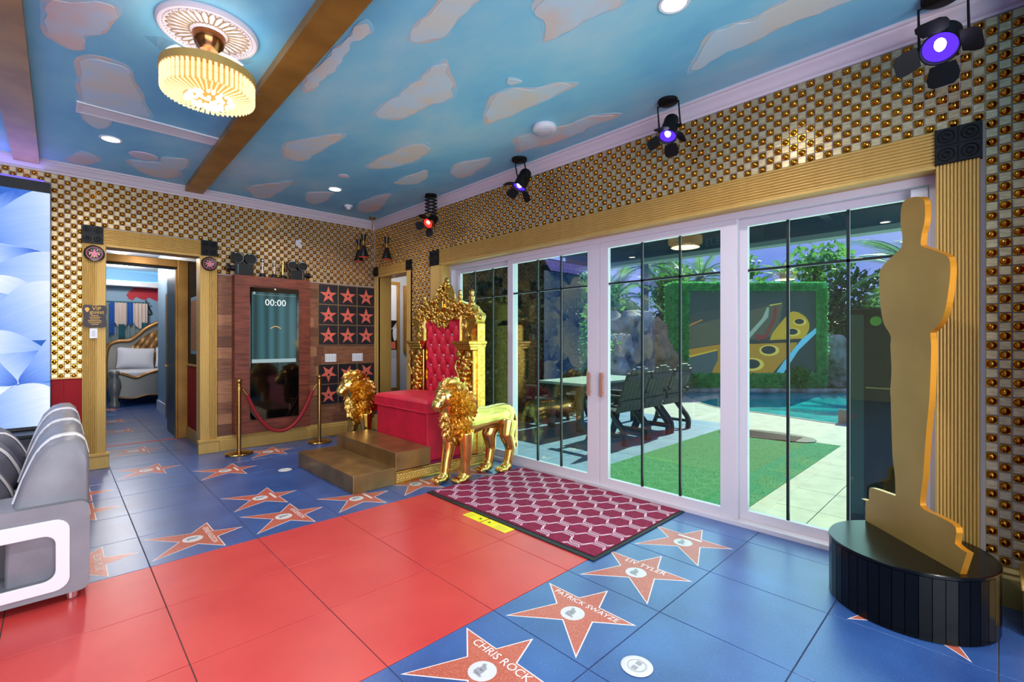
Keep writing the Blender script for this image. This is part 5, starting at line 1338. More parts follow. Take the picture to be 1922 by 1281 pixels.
# ---- gold lions
def lion(x, y, rz, label):
    t = thing('gold_lion', label, 'lion statue', (x, y, 0), rz, group='gold lion statues beside the throne')
    inst('body', LION, t); m_ = inst('mane', MANE, t); m_['kind'] = 'stuff'
    for s_ in (-1, 1): MB().ball((0.052, 0.046*s_, 0.862), (0.008, 0.010, 0.010), 8, 6).build('eye', M['bronze'], t, local=True, smooth=80)
    return t
lion(2.585, 3.755, 0.0, 'polished gold lion statue standing in front of the glass door by the maroon rug')
lion(2.455, 5.60, 0.0, 'polished gold lion statue half hidden behind the red throne seat')

# ---- rug and tape
rug = thing('entry_rug', 'maroon entry rug with pale trellis lines and black edge', 'rug', (3.03, 2.72, 0))
MB().box(2.445, 3.690, 1.785, 3.665, 0.0012, 0.008).build('rubber_edge', M['rug_edge'], rug, bevel=0.002)
MB().box(2.495, 3.672, 1.815, 3.640, 0.008, 0.014).build('pile', M['rug'], rug)
b = MB()
def ribbon(pts, w_):
    P2 = [Vector(p) for p in pts]; n = len(P2); vs = []
    for i, p in enumerate(P2):
        d = (P2[min(i+1, n-1)]-P2[max(i-1, 0)]).normalized(); s = Vector((-d.y, d.x))*w_/2
        vs += [(p.x+s.x, p.y+s.y, 0.0150), (p.x-s.x, p.y-s.y, 0.0150)]
    b.add(vs, [(2*i, 2*i+1, 2*i+3, 2*i+2) for i in range(n-1)])
cw, cl = 0.2185, 0.27
for k in range(12):          # ogee lines running down the rug, mirrored so that they meet
    xx = 2.4955 + k*cw/2
    for off in (-0.010, 0.010):
        pts = []
        for i in range(181):
            y = 1.82 + 1.815*i/180; ph = 2*PI*(y-1.82)/cl
            x = xx + (1 if k % 2 else -1)*(cw/4-0.002)*(0.86*math.sin(ph)+0.22*math.sin(3*ph)+0.06*math.sin(5*ph)) + off
            if 2.50 < x < 3.668: pts.append((x, y))
            else:
                if len(pts) > 1: ribbon(pts, 0.0075)
                pts = []
        if len(pts) > 1: ribbon(pts, 0.0075)
b.build('trellis_pattern', M['rug_line'], rug, kind='stuff')
for (ya, yb, lab) in ((2.79, 3.0, 'yellow caution sticker at the far side of the rug edge'), (2.50, 2.775, 'yellow caution sticker nearer the camera along the rug edge')):
    t = thing('caution_sticker', lab, 'sticker', (2.39, (ya+yb)/2, 0), group='yellow caution stickers')
    MB().box(2.345, 2.443, ya, yb, 0.0008, 0.0022).build('label', M['yellow'], t)
    yc = yb-0.045 if ya < 2.6 else ya+0.045
    b = MB(); b.box(2.385, 2.405, yc-0.004, yc+0.004, 0.0022, 0.0028).obox((2.395, yc, 0.0025), (0.03, 0.007, 0.0006), Matrix.Rotation(0.8, 3, 'Z')).obox((2.395, yc, 0.0025), (0.03, 0.007, 0.0006), Matrix.Rotation(-0.8, 3, 'Z')); b.build('figure_mark', M['black'], t)
    for k in range(3): MB().box(2.362+0.02*k, 2.368+0.02*k, (ya if ya < 2.6 else ya+0.10)+0.03, (yb-0.11 if ya < 2.6 else yb)-0.02, 0.0022, 0.0026).build('print_line', M['gold_paint'], t)

# ---- podium and gold figure cut-out
po = thing('podium', 'round black podium faced with narrow glossy slats', 'podium', (3.248, 0.335, 0))
MB().lathe([(0, 0.004), (0.336, 0.004), (0.336, 0.300), (0, 0.300)], 64, (3.248, 0.335, 0)).build('drum', M['black_matte'], po, smooth=40)
MB().lathe([(0, 0.300), (0.346, 0.300), (0.350, 0.304), (0.350, 0.316), (0.346, 0.320), (0, 0.320)], 72, (3.248, 0.335, 0)).build('top', M['podium'], po, smooth=40)
for k in range(44):
    a = 2*PI*k/44; R = Matrix.Rotation(a, 3, 'Z')
    MB().obox(Vector((3.248, 0.335, 0.152)) + R @ Vector((0.341, 0, 0)), (0.012, 0.0465, 0.296), R).build('slat', M['podium'], po)
cut = thing('gold_figure_cutout', 'tall flat gold cut-out of a standing figure on the black podium', 'cut-out', (3.256, 0.341, 0.32))
OUT = [(0.0,0.321),(0.002,0.44),(0.03,0.452),(0.035,0.519),(0.066,0.537),(0.231,0.55),(0.245,0.563),(0.241,0.667),(0.225,0.754),(0.216,0.92),(0.21,1.087),(0.206,1.118),(0.216,1.241),(0.208,1.378),(0.212,1.424),(0.195,1.455),(0.156,1.503),(0.134,1.583),(0.119,1.71),(0.121,1.797),(0.145,1.83),(0.199,1.863),(0.251,1.889),(0.291,1.914),(0.297,1.972),(0.286,2.019),(0.284,2.094),(0.295,2.143),(0.321,2.16),(0.377,2.158),(0.423,2.141),(0.445,2.114),(0.449,2.064),(0.445,2.009),(0.428,1.957),(0.421,1.909),(0.431,1.889),(0.5,1.856),(0.565,1.823),(0.593,1.795),(0.599,1.735),(0.588,1.645),(0.573,1.568),(0.549,1.509),(0.516,1.47),(0.483,1.446),(0.487,1.382),(0.483,1.244),(0.475,1.106),(0.458,0.965),(0.445,0.823),(0.435,0.709),(0.421,0.62),(0.417,0.569),(0.428,0.552),(0.466,0.545),(0.549,0.544),(0.628,0.529),(0.624,0.451),(0.647,0.436),(0.651,0.321)]
core = smooth_closed(OUT[1:-1], 3)[:-3]
core = [OUT[0]] + core + [OUT[-1]]
dv = Vector((-0.7466, -0.6653, 0)); nv_ = Vector((-0.6653, 0.7466, 0)); A0 = Vector((3.5, 0.558, 0))
cf = lambda a, c, d: A0 + dv*a - nv_*d + Vector((0, 0, c))
n = len(core)
b = MB(); b.add([cf(a, c, 0) for a, c in core], [tuple(range(n))]); b.build('front_face', M['statue_gold'], cut)
b = MB(); b.add([cf(a, c, 0.0005) for a, c in core] + [cf(a, c, 0.03) for a, c in core], [tuple(range(n, 2*n))] + [(i, (i+1) % n, n+(i+1) % n, n+i) for i in range(n)]); b.build('board_edge', M['statue_edge'], cut)

# ---- floor outlets
for (x, y, lab) in ((1.796, 1.084, 'round grey floor outlet in the blue tile at the bottom'), (1.772, 5.374, 'round grey floor cap beside the bronze steps')):
    t = thing('floor_outlet', lab, 'floor outlet', (x, y, 0))
    MB().lathe([(0, 0.0008), (0.066, 0.0008), (0.068, 0.003), (0.062, 0.006), (0.046, 0.006), (0.044, 0.0045), (0, 0.0045)], 32).build('cover', M['emblem'], t, local=True, smooth=30)
    if y < 3:
        for dx in (-0.018, 0.018): MB().box(dx-0.012, dx+0.012, -0.012, 0.012, 0.0045, 0.0062).build('socket', M['emblem_dark'], t, local=True, bevel=0.001)
        MB().lathe([(0.040, 0.0046), (0.040, 0.0056), (0.037, 0.0056), (0.037, 0.0046)], 28, cap=False).build('seam', M['emblem_dark'], t, local=True)

# ---- bedroom furniture seen through the doorway
bed = thing('bed', 'ornate silver and gold bed with white bedding in the bedroom', 'bed', (1.9, 13.9, 0))
bx0, bx1 = 0.86, 2.95
fn_ = lambda y: (lambda a, c, d: (a, y+d, c))
foot = smooth_open([(bx0, 0.62), (bx0+0.08, 0.70), (bx0+0.2, 0.66), (bx0+0.36, 0.60), (bx0+0.55, 0.68), (bx0+0.75, 0.74), ((bx0+bx1)/2, 0.80)], 4)
foot = foot + [(bx0+bx1-a, c) for a, c in reversed(foot[:-1])]
bot = smooth_open([(bx1, 0.22), (bx1-0.3, 0.16), (bx1-0.6, 0.22), ((bx0+bx1)/2, 0.16), (bx0+0.6, 0.22), (bx0+0.3, 0.16), (bx0, 0.22)], 4)
MB().prism(foot+bot, fn_(12.95), 0, 0.08).build('footboard', M['bed_silver'], bed)
MB().tube([(a, 12.95, c) for a, c in foot], 0.035, 8).build('foot_moulding', M['bed_gold'], bed, smooth=70)
MB().tube([(a, 12.94, c) for a, c in bot], 0.02, 8).build('lower_moulding', M['bed_gold'], bed, smooth=70)
for x in (bx0, bx1): MB().lathe([(0.09, 0), (0.10, 0.06), (0.06, 0.14), (0.09, 0.28), (0.12, 0.42), (0.10, 0.56), (0.06, 0.64), (0.10, 0.70), (0.08, 0.76), (0, 0.78)], 18, (x, 12.95, 0)).build('post', M['bed_silver'], bed, smooth=60)
MB().box(bx0+0.05, bx1-0.05, 13.0, 14.8, 0.25, 0.62).build('mattress', M['linen'], bed, bevel=0.06)
MB().box(bx0-0.02, bx1+0.02, 13.05, 14.4, 0.58, 0.72).build('duvet', M['linen'], bed, bevel=0.06)
hb = smooth_open([(bx0-0.03, 0.3), (bx0-0.05, 0.8), (bx0, 1.25), (bx0+0.18, 1.38), (bx0+0.4, 1.40), (bx0+0.55, 1.52), (bx0+0.75, 1.72), ((bx0+bx1)/2, 1.90)], 5)
hb = hb + [(bx0+bx1-a, c) for a, c in reversed(hb[:-1])]
MB().prism(hb, fn_(14.80), 0, 0.08).build('headboard', M['bed_silver'], bed)
MB().tube([(a, 14.79, c) for a, c in hb], 0.05, 8).build('head_moulding', M['bed_gold'], bed, smooth=70)
def hpad(u, v):
    x = bx0+0.45+(bx1-bx0-0.9)*u; z = 0.8+v*(0.46+0.42*math.sin(PI*u))
    p = 0.035*abs(math.sin(u*6*PI+v*3*PI)*math.sin(u*6*PI-v*3*PI))
    return (x, 14.78-p, z)
MB().grid(hpad, 48, 24).build('tufted_panel', M['bed_gold'], bed, smooth=70)
for x, lab in ((1.36, 'left white pillow on the ornate bed'), (2.10, 'right white pillow on the ornate bed')):
    t = thing('pillow', lab, 'pillow', (x, 14.45, 0.7), group='pillows on the bed')
    b, s = cushion((x, 14.52, 0.98), (1.25, 0.06, 0), (0.72, 0.52, 0.22)); b.build('pillowcase', M['linen'], t, smooth=60)
    MB().tube([(x-0.35, 14.44, 0.73), (x+0.35, 14.44, 0.73)], 0.008, 6).build('seam', M['linen'], t)
um = thing('umbrella_mural', 'red umbrella with a black crook handle shown on the bedroom wall', 'mural', (1.7, 14.97, 2.3))
arc = smooth_open([(1.22, 2.53), (1.33, 2.68), (1.55, 2.78), (1.85, 2.78), (2.10, 2.68), (2.22, 2.53)], 4)
sc_ = []
for k in range(4):
    a = 2.22-0.25*k; sc_ += [(a-0.06, 2.50), (a-0.125, 2.43-0.02*(k % 2)), (a-0.20, 2.44)]
MB().prism(arc+sc_, fn_(14.985), 0, 0.012).build('canopy', M['umbrella'], um)
MB().tube(smooth_open([(1.60, 14.98, 2.42), (1.66, 14.98, 2.25), (1.72, 14.98, 2.10), (1.68, 14.98, 2.06), (1.62, 14.98, 2.10)], 5), 0.016, 6).build('crook_handle', M['black'], um)
dr = thing('swag_drapes', 'swagged cream and blue drapes hung behind the bed', 'drapes', (1.3, 14.9, 1.2))
MB().cyl((0.3, 14.88, 2.34), (1.66, 14.88, 2.34), 0.022, n=10).build('rod', M['drape_dark'], dr)
def fold(x0, x1, z0, z1, amp, n, m, nm, y=14.88, curve=0.0):
    def f(u, v):
        x = x0+(x1-x0)*u; drop = (z1-z0)*v; sag = curve*math.sin(PI*u)*v
        return (x, y-0.03-amp*math.sin(u*n*2*PI), z1-drop*(1) - sag)
    MB().grid(f, n*6, 6).build(nm, m, dr, smooth=70)
fold(0.35, 0.93, 0.4, 2.3, 0.03, 6, M['drape_teal'], 'curtain', 14.93); fold(0.93, 1.64, 0.9, 2.3, 0.03, 7, M['drape_teal'], 'curtain', 14.93)
fold(0.90, 0.99, 1.55, 2.33, 0.02, 2, M['drape_blue'], 'jabot'); fold(0.99, 1.24, 1.85, 2.33, 0.025, 4, M['drape_cream'], 'swag', curve=0.15)
fold(1.22, 1.34, 1.80, 2.33, 0.02, 2, M['drape_blue'], 'jabot'); fold(1.34, 1.62, 1.85, 2.33, 0.025, 4, M['drape_cream'], 'swag', curve=0.15)
fold(1.06, 1.18, 1.45, 1.80, 0.02, 2, M['drape_dark'], 'tail', 14.86); fold(1.50, 1.60, 1.5, 1.85, 0.02, 2, M['drape_dark'], 'tail', 14.86)
# ---- pictures in the side room
for (x0, x1, z0, z1, lab, multi) in ((4.25, 4.885, 0.42, 2.56, 'tall gold framed picture on the grey wall of the side room', True), (4.985, 5.16, 1.15, 2.50, 'narrow gold framed mirror at the edge of the side room', False)):
    t = thing('framed_picture', lab, 'picture', ((x0+x1)/2, 8.28, z0))
    b = MB(); ring(b, [(x0, z0), (x1, z0), (x1, z1), (x0, z1)], [(x0+0.06, z0+0.06), (x1-0.06, z0+0.06), (x1-0.06, z1-0.06), (x0+0.06, z1-0.06)], fy_, 8.25, 8.30); b.build('frame', M['gold_beam'], t, bevel=0.006)
    zz = [z0+0.05, 1.05, 1.22, 1.80, z1-0.05] if multi else [z0+0.05, z1-0.05]
    mm = [M['white_trim'], M['grey_wall'], M['black_matte'], M['linen']] if multi else [M['white_trim']]
    for k in range(len(mm)): MB().box(x0+0.05, x1-0.05, 8.285, 8.297, zz[k], zz[k+1]).build('picture_area', mm[k], t)
    if multi:
        MB().ball((4.79, 8.283, 1.55), (0.05, 0.006, 0.16), 12, 8).build('white_shape', M['linen'], t); MB().box(4.70, 4.80, 8.278, 8.286, 1.24, 1.38).build('orange_shape', M['coral'], t)
        MB().prism([(4.70, 1.62), (4.82, 1.66), (4.82, 1.76), (4.76, 1.68)], fy_, 8.278, 8.286).build('cream_shape', M['drape_cream'], t)
# ================================================================== patio, garden and pool
gd = struct('ground', 'garden ground around the patio and pool', 'ground')
MB().box(3.86, 60, -30, 40, -1.2, -0.9).build('subsoil', M['bark'], gd)
MB().add([(12.4, 6.5, -0.01), (16.2, 2.9, -0.01), (24, -6, -0.01), (60, -20, -0.01), (60, 40, -0.01), (3.86, 40, -0.01), (3.86, 5.8, -0.01), (10.6, 5.8, -0.01), (11.8, 6.6, -0.01)], [tuple(range(9))]).build('planting_bed', M['leaf_dark'], gd)
pv = struct('patio_paving', 'cream and blue patio paving with an inset lawn of turf', 'paving')
MB().box(3.86, 8.2, -3.0, 5.8, -0.06, -0.012).build('mortar_bed', M['grout'], pv)
def slab(m, sx, sy):
    b = MB(); b.box(-sx/2+0.003, sx/2-0.003, -sy/2+0.003, sy/2-0.003, -0.03, 0.0); return b.mesh('paving_slab', m)
cs, bs = slab(M['paving'], 0.61, 0.61), slab(M['patio_tile'], 0.61, 0.61)
for i in range(7):
    for j in range(-4, 2): inst('paving_slab', cs, pv, (4.17+i*0.61, 1.025-0.305-j*0.61 if False else 0.72+j*0.61-0.0, -0.001))
    for j in range(5):
        if 3.05+j*0.61 < 5.6: inst('paving_slab', bs, pv, (4.17+i*0.61, 3.365+j*0.61, -0.001))
MB().box(3.868, 7.50, 1.335, 1.455, -0.03, 0.0).build('kerb', M['paving'], pv)
# cream terrace running to the pool edge
near = smooth_open([(12.35, 6.15), (11.3, 5.45), (10.35, 4.60), (9.85, 3.90), (9.80, 3.30), (9.62, 2.60), (9.45, 2.05), (9.42, 1.5), (9.6, 0.5), (9.9, -1.5)], 5)
poly = [(8.135, -3.0), (8.135, 1.33)] + [(7.505, 1.335), (7.505, 3.06), (8.135, 3.06), (8.135, 5.8), (10.6, 5.8), (11.8, 6.6)] + near + [(10.2, -3.0)]
MB().prism(poly, flat(0), -0.05, -0.002).build('terrace', M['paving'], pv)
cop = MB(); cop.tube([(x, y, -0.03) for x, y in near], 0.045, 8); cop.build('pool_coping', M['paving'], pv, smooth=60)
tf = struct('turf_lawn', 'rectangle of bright green artificial turf by the glass doors', 'lawn')
MB().box(3.868, 7.495, 1.46, 3.055, -0.03, 0.004).build('turf_mat', M['turf'], tf)
b = MB(); r2 = random.Random(2)
for k in range(16000):
    x, y = 3.88+3.6*r2.random()**1.4, 1.47+1.575*r2.random(); a = r2.random()*2*PI; h = 0.008+0.008*r2.random(); w_ = 0.0016
    c, s_ = math.cos(a)*w_, math.sin(a)*w_; lx, ly = (r2.random()-0.5)*0.02, (r2.random()-0.5)*0.02
    b.add([(x-c, y-s_, 0.003), (x+c, y+s_, 0.003), (x+lx, y+ly, h)], [(0, 1, 2)])
b.build('grass_blades', M['turf'], tf, kind='stuff')
gt = thing('drain_mat', 'dark ribbed mat lying across the far end of the turf', 'mat', (7.5, 2.4, 0))
MB().prism(smooth_closed([(7.24, 2.95), (7.20, 2.6), (7.34, 1.83), (7.72, 1.83), (7.88, 2.4), (7.62, 2.95)], 3), flat(0.006), 0, 0.008).build('base', M['black_matte'], gt)
for k in range(11): MB().box(7.27+k*0.04, 7.285+k*0.04, 1.95, 2.85, 0.014, 0.020).build('rib', M['muntin'], gt)
# pool
pw = struct('pool', 'turquoise swimming pool beyond the terrace', 'pool')
far = [(10.2, -3.0), (30, -14), (16.05, 2.75), (12.62, 6.30)]
MB().add([(x, y, -0.10) for x, y in near] + [(10.2, -3.0, -0.10), (24, -9, -0.10), (16.0, 2.85, -0.10), (12.6, 6.35, -0.10)], [tuple(range(len(near)+4))]).build('water', M['water'], pw)
MB().tube([(12.55, 6.40, -0.02), (16.0, 2.95, -0.02), (24, -6.5, -0.02)], 0.07, 8).build('far_coping', M['rock'], pw)
MB().add([(12.55, 6.38, -0.5), (16.0, 2.92, -0.5), (16.0, 2.92, 0), (12.55, 6.38, 0)], [(0, 1, 2, 3)]).build('pool_wall', M['water'], pw)
sl = thing('pool_chaise', 'pale in-pool chaise end rising at the near pool edge', 'chaise', (9.75, 1.75, -0.1))
MB().prism([(0, 0), (0.9, 0), (0.9, 0.10), (0.35, 0.14), (0.12, 0.32), (0, 0.34)], lambda a, c, d: (9.55+a*0.9, 1.45+d, -0.1+c), 0, 0.45).build('shell', M['paving'], sl, bevel=0.01)
MB().prism([(0.33, 0.14), (0.9, 0.10), (0.9, 0.13), (0.35, 0.17)], lambda a, c, d: (9.55+a*0.9, 1.47+d, -0.1+c), 0, 0.41).build('seat_pad', M['white'], sl)

# ---- patio roof with lettered beam
pr_ = struct('patio_roof', 'dark patio roof edge with faded lettering and pale fascia', 'roof')
MB().box(3.83, 7.3, -3.0, 5.9, 3.02, 3.12).build('soffit', M['patio_dark'], pr_)
MB().box(7.16, 7.34, -3.0, 5.9, 2.80, 3.03).build('beam', M['patio_dark'], pr_)
MB().box(7.15, 7.36, -3.0, 5.9, 2.735, 2.80).build('fascia', M['fascia'], pr_)
for k, y in enumerate((-0.4, 1.5, 3.4, 5.2)): MB().box(3.84, 7.16, y-0.05, y+0.05, 2.94, 3.02).build('rafter', M['patio_dark'], pr_)
o = inst('beam_lettering', TXT['beam'], pr_, (7.158, 2.98, 2.905), (PI/2, 0, -PI/2))
for (y0_, y1_) in ((4.05, 4.35), (3.45, 3.75), (1.35, 2.3)): MB().box(7.148, 7.162, y0_, y1_, 2.83, 2.99).build('beam_panel', M['black_relief'], pr_)
# exterior face of the house above and beside the doors
hw = struct('wall_outside', 'outer face of the house wall around the doors', 'wall')
MB().box(3.83, 3.86, -3.0, 0.25, 0, 3.02).build('wall_panel', M['patio_dark'], hw)
MB().box(3.83, 3.86, 0.25, 5.06, 2.405, 3.02).build('wall_panel', M['patio_dark'], hw)
MB().box(3.83, 3.86, 5.06, 5.72, 0, 3.02).build('wall_panel', M['patio_dark'], hw)

# ---- foliage helpers
def leaf_cloud(b, n, fn, size, seed, up=0.3, n3=False):
    r3 = random.Random(seed)
    for k in range(n):
        p, nr = fn(r3)
        d = Vector((r3.gauss(0, 1), r3.gauss(0, 1), r3.gauss(0, 0.7)+up)).normalized()
        d = (d + nr*0.6).normalized(); s = d.orthogonal().normalized(); s.rotate(Matrix.Rotation(r3.random()*6.28, 3, d))
        L = size*(0.7+0.7*r3.random()); W = L*0.34
        b.add([p, p+d*L*0.5+s*W, p+d*L, p+d*L*0.5-s*W], [(0, 1, 2, 3)])
def ell(c, r, fill=0.55):
    c = Vector(c)
    def f(r3):
        d = Vector((r3.gauss(0, 1), r3.gauss(0, 1), r3.gauss(0, 1))).normalized(); k = fill+(1-fill)*r3.random()
        lump = 1+0.22*mnoise.noise(d*2.3+c)
        return c + Vector((d.x*r[0], d.y*r[1], d.z*r[2]))*k*lump, d
    return f
# living wall at the end of the patio
lw = thing('living_wall', 'dark planted wall closing the end of the patio', 'plant wall', (5.5, 5.76, 0))
MB().box(3.87, 7.28, 5.70, 5.80, 0, 2.9).build('backing', M['black_matte'], lw)
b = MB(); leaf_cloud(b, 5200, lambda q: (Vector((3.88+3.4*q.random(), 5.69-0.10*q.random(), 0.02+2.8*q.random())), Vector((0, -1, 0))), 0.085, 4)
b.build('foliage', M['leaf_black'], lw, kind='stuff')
# hedge frame round the outdoor screen
sO, sE, sN = Vector((12.60, 6.46, 0)), Vector((0.719, -0.695, 0)), Vector((0.695, 0.719, 0))
hs = lambda a, c, d: sO + sE*a + sN*d + Vector((0, 0, c))
hd = thing('hedge_frame', 'clipped hedge box framing the outdoor screen', 'hedge', tuple(sO))
b = MB(); ring(b, [(0, 0), (4.42, 0), (4.42, 3.05), (0, 3.05)], [(0.47, 0.47), (4.16, 0.47), (4.16, 2.83), (0.47, 2.83)], hs, 0, 0.6); b.build('core', M['leaf_hedge'], hd)
b = MB()
def hedge_pt(q):
    while True:
        a, c = 4.42*q.random(), 3.05*q.random()
        if 0.47 < a < 4.16 and 0.47 < c < 2.83: continue
        if a > 4.25 and c > 2.9: continue
        return hs(a, c, -0.01), -sN
leaf_cloud(b, 9000, hedge_pt, 0.055, 6)
leaf_cloud(b, 2400, lambda q: (hs(-0.01, 3.05*q.random(), 0.6*q.random()), -sE), 0.055, 7)
leaf_cloud(b, 1800, lambda q: (hs(4.42*q.random(), 3.05, 0.6*q.random()), Vector((0, 0, 1))), 0.05, 8)
b.build('leaves', M['leaf_hedge'], hd, kind='stuff')
ps = thing('outdoor_screen', 'outdoor screen inside the hedge showing a golden piano interior', 'screen', tuple(hs(2.3, 0.47, 0.1)))
def em2(name, c, s=0.55):
    return pm(name, c, 0.5, emit=c, estr=s)
px_ = lambda x, y: (0.47+(x-155)/1215*3.69, 2.83-(y-225)/765*2.36)
MB().prism([(0.47, 0.47), (4.16, 0.47), (4.16, 2.83), (0.47, 2.83)], hs, 0.10, 0.20).build('panel', em2('screen_dark', S(44, 62, 56)), ps)
def shp(name, pts, c, lvl, k=0, s=0.55):
    q = [px_(*p) for p in pts]
    if k: q = smooth_closed(q, k)
    MB().prism(q, hs, 0.10-0.004*lvl, 0.101).build(name, em2(name, c, s), ps)
shp('strings_area', [(160, 480), (1060, 330), (1000, 640), (620, 700), (160, 760)], S(86, 84, 62), 1)
shp('bridge_shadow', [(155, 440), (900, 330), (930, 360), (160, 560)], S(58, 66, 58), 2)
shp('red_felt', [(975, 370), (1000, 370), (990, 480), (900, 670), (810, 690), (800, 630), (880, 640), (960, 480)], S(130, 48, 40), 3)
shp('rib_scale', [(905, 380), (925, 380), (915, 470), (720, 690), (670, 690), (860, 480)], S(150, 160, 140), 3)
shp('lower_plate', [(155, 770), (620, 700), (720, 710), (1200, 680), (1180, 740), (960, 990), (400, 990), (155, 840)], S(176, 124, 30), 2)
shp('upper_plate', [(930, 690), (1100, 450), (1180, 420), (1270, 470), (1305, 540), (1290, 610), (1220, 680)], S(196, 150, 30), 2, 3)
shp('keys_area', [(155, 850), (440, 780), (440, 870), (380, 990), (155, 990)], S(70, 84, 84), 3)
shp('gold_stick', [(155, 835), (430, 770), (435, 780), (155, 850)], S(226, 176, 40), 4)
shp('gold_stick', [(930, 355), (1040, 338), (1040, 346), (932, 366)], S(206, 180, 70), 4)
shp('copper_stick', [(160, 545), (290, 490), (295, 500), (160, 560)], S(190, 120, 50), 4)
shp('rim_shadow', [(620, 700), (1230, 670), (1200, 705), (760, 720)], S(50, 50, 40), 4)
shp('blue_rim', [(990, 990), (1090, 850), (1230, 680), (1368, 570), (1368, 620), (1200, 780), (1060, 990)], S(110, 186, 210), 4)
shp('dark_corner', [(1060, 990), (1200, 780), (1368, 620), (1368, 990)], S(40, 56, 52), 4)
for (x, y, r) in ((1215, 515, 62), (1150, 610, 70), (925, 780, 95), (765, 910, 110)):
    shp('port_ring', [(x+r*math.cos(i*PI/8), y+r*0.55*math.sin(i*PI/8)) for i in range(16)], S(222, 186, 80), 5)
    shp('port_hole', [(x-8+r*0.72*math.cos(i*PI/8), y-4+r*0.40*math.sin(i*PI/8)) for i in range(16)], S(46, 50, 44), 6)

# ---- boulders of the waterfall
for (i, x, y, z, s, rz, lab) in ((0, 11.55, 6.35, -0.1, 1.0, 0.3, 'tall warm brown boulder beside the hedge'), (2, 10.65, 7.20, -0.1, 1.0, 1.2, 'grey boulder at the left of the waterfall'),
                                (1, 12.6, 8.4, 0.0, 1.2, 2.2, 'low grey boulder behind the waterfall basin'), (3, 11.75, 7.55, 1.55, 1.0, -0.75, 'flat stone slab bridging the top of the waterfall'), (2, 17.3, 3.45, -0.1, 1.0, 2.0, 'boulder at the right side of the hedge'), (2, 12.35, 7.45, -0.1, 1.05, 0.4, 'grey boulder holding up the waterfall slab')):
    o = bpy.data.objects.new('boulder', ROCKS[i]); col.objects.link(o); o.location = (x, y, z); o.scale = (s, s, s); o.rotation_euler = (0, 0, rz)
    tag(o, lab, 'boulder', 'waterfall boulders')
wf = thing('stone_basin', 'stepped pale stone basin of the waterfall', 'basin', (11.5, 7.0, 0))
for k, (z0_, z1_, off) in enumerate(((-0.1, 0.30, 0.0), (0.30, 0.42, -0.06), (0.42, 0.78, 0.25), (0.78, 0.88, 0.20))):
    c = Vector((11.55, 7.1, 0)) + Vector((0.695, 0.719, 0))*off
    MB().obox(c+Vector((0, 0, (z0_+z1_)/2)), (1.25, 0.5, z1_-z0_), Matrix.Rotation(-math.radians(44), 3, 'Z')).build('step', M['rock'], wf, bevel=0.03)

# ---- palms
def frond_mesh(L, droop, m, n=22):
    b = MB(); pts = []
    for i in range(n+1):
        t = i/n; pts.append(Vector((L*t*(1-0.15*t), 0, L*(0.55*t-droop*t*t))))
    b.tube(pts, [0.02*(1-0.8*i/n) for i in range(n+1)], 4)
    for i in range(3, n):
        p = pts[i]; d = (pts[i+1]-pts[i]).normalized(); t = i/n; l = L*0.26*math.sin(PI*(0.15+0.8*t))
        for s in (-1, 1):
            for q in (0, 0.5):
                pp = p.lerp(pts[i+1], q); dirv = (d*0.75+Vector((0, s*0.9, -0.12))).normalized(); w_ = d*0.018
                b.add([pp-w_, pp+w_, pp+dirv*l+Vector((0, 0, -0.12*l))], [(0, 1, 2)])
    return b.mesh('frond', m)
FR = [frond_mesh(2.2, 0.75, M['frond']), frond_mesh(2.0, 0.45, M['frond']), frond_mesh(2.6, 0.9, M['leaf_teal'])]
def palm(x, y, h, r, nfr, sc_f, label, seed, spread=1.0):
    t = thing('palm_tree', label, 'palm', (x, y, 0), group='palms around the pool')
    r3 = random.Random(seed); b = MB(); n = int(h/0.12)
    prof = []
    for i in range(n+1):
        z = h*i/n; prof += [(r*(1.06), z), (r*0.92, z+h/n*0.85)]
    prof = [(0, 0)] + prof + [(r*0.6, h+0.2), (0, h+0.25)]
    b.lathe(prof, 10); b.build('trunk', M['trunk'], t, local=True)
    for k in range(nfr):
        a = 2*PI*(k*0.618+0.1*r3.random()); tilt = (-0.9+1.5*(k/nfr))*spread
        o = inst('frond', FR[k % 3], t, (0.05*math.cos(a), 0.05*math.sin(a), h+0.05), (0, tilt, a), (sc_f,)*3); o.rotation_mode = 'XYZ'
    return t
palm(15.26, 8.89, 4.0, 0.14, 24, 0.85, 'palm with a slim patterned trunk behind the waterfall', 1)
palm(21.63, 9.69, 4.2, 0.22, 22, 0.85, 'stout palm behind the left end of the hedge', 2)
palm(12.86, 8.60, 2.6, 0.16, 18, 0.8, 'short palm at the left of the waterfall', 3)
palm(26.63, 7.64, 4.6, 0.16, 20, 0.7, 'distant palm above the middle of the hedge', 4)
palm(17.6, 1.5, 3.2, 0.2, 22, 1.1, 'large palm with long fronds at the right of the hedge', 5)
def tree(name, c, r, n, size, m, label, seed, cat='tree', trunk=True, fill=0.5):
    t = thing(name, label, cat, (c[0], c[1], 0), group='garden trees and shrubs')
    b = MB(); r3 = random.Random(seed)
    for k in range(5):
        off = Vector(((r3.random()-0.5)*r[0], (r3.random()-0.5)*r[1], (r3.random()-0.5)*r[2])); q = [u*(0.55+0.3*r3.random()) for u in r]
        leaf_cloud(b, n//5, ell(Vector(c)+off, q, fill), size, seed*10+k)
    b.build('crown', m, t, kind='stuff')
    if trunk:
        MB().tube(smooth_open([(c[0], c[1], -0.05), (c[0]+0.08, c[1], c[2]*0.5), (c[0], c[1]+0.05, c[2]+r[2]*0.3)], 4), 0.09, 8).build('trunk', M['bark'], t)
tree('leafy_tree', (23.2, 5.4, 4.2), (1.4, 1.4, 1.4), 700, 0.24, M['leaf'], 'loose leafy tree above the right half of the hedge', 21, fill=0.2)
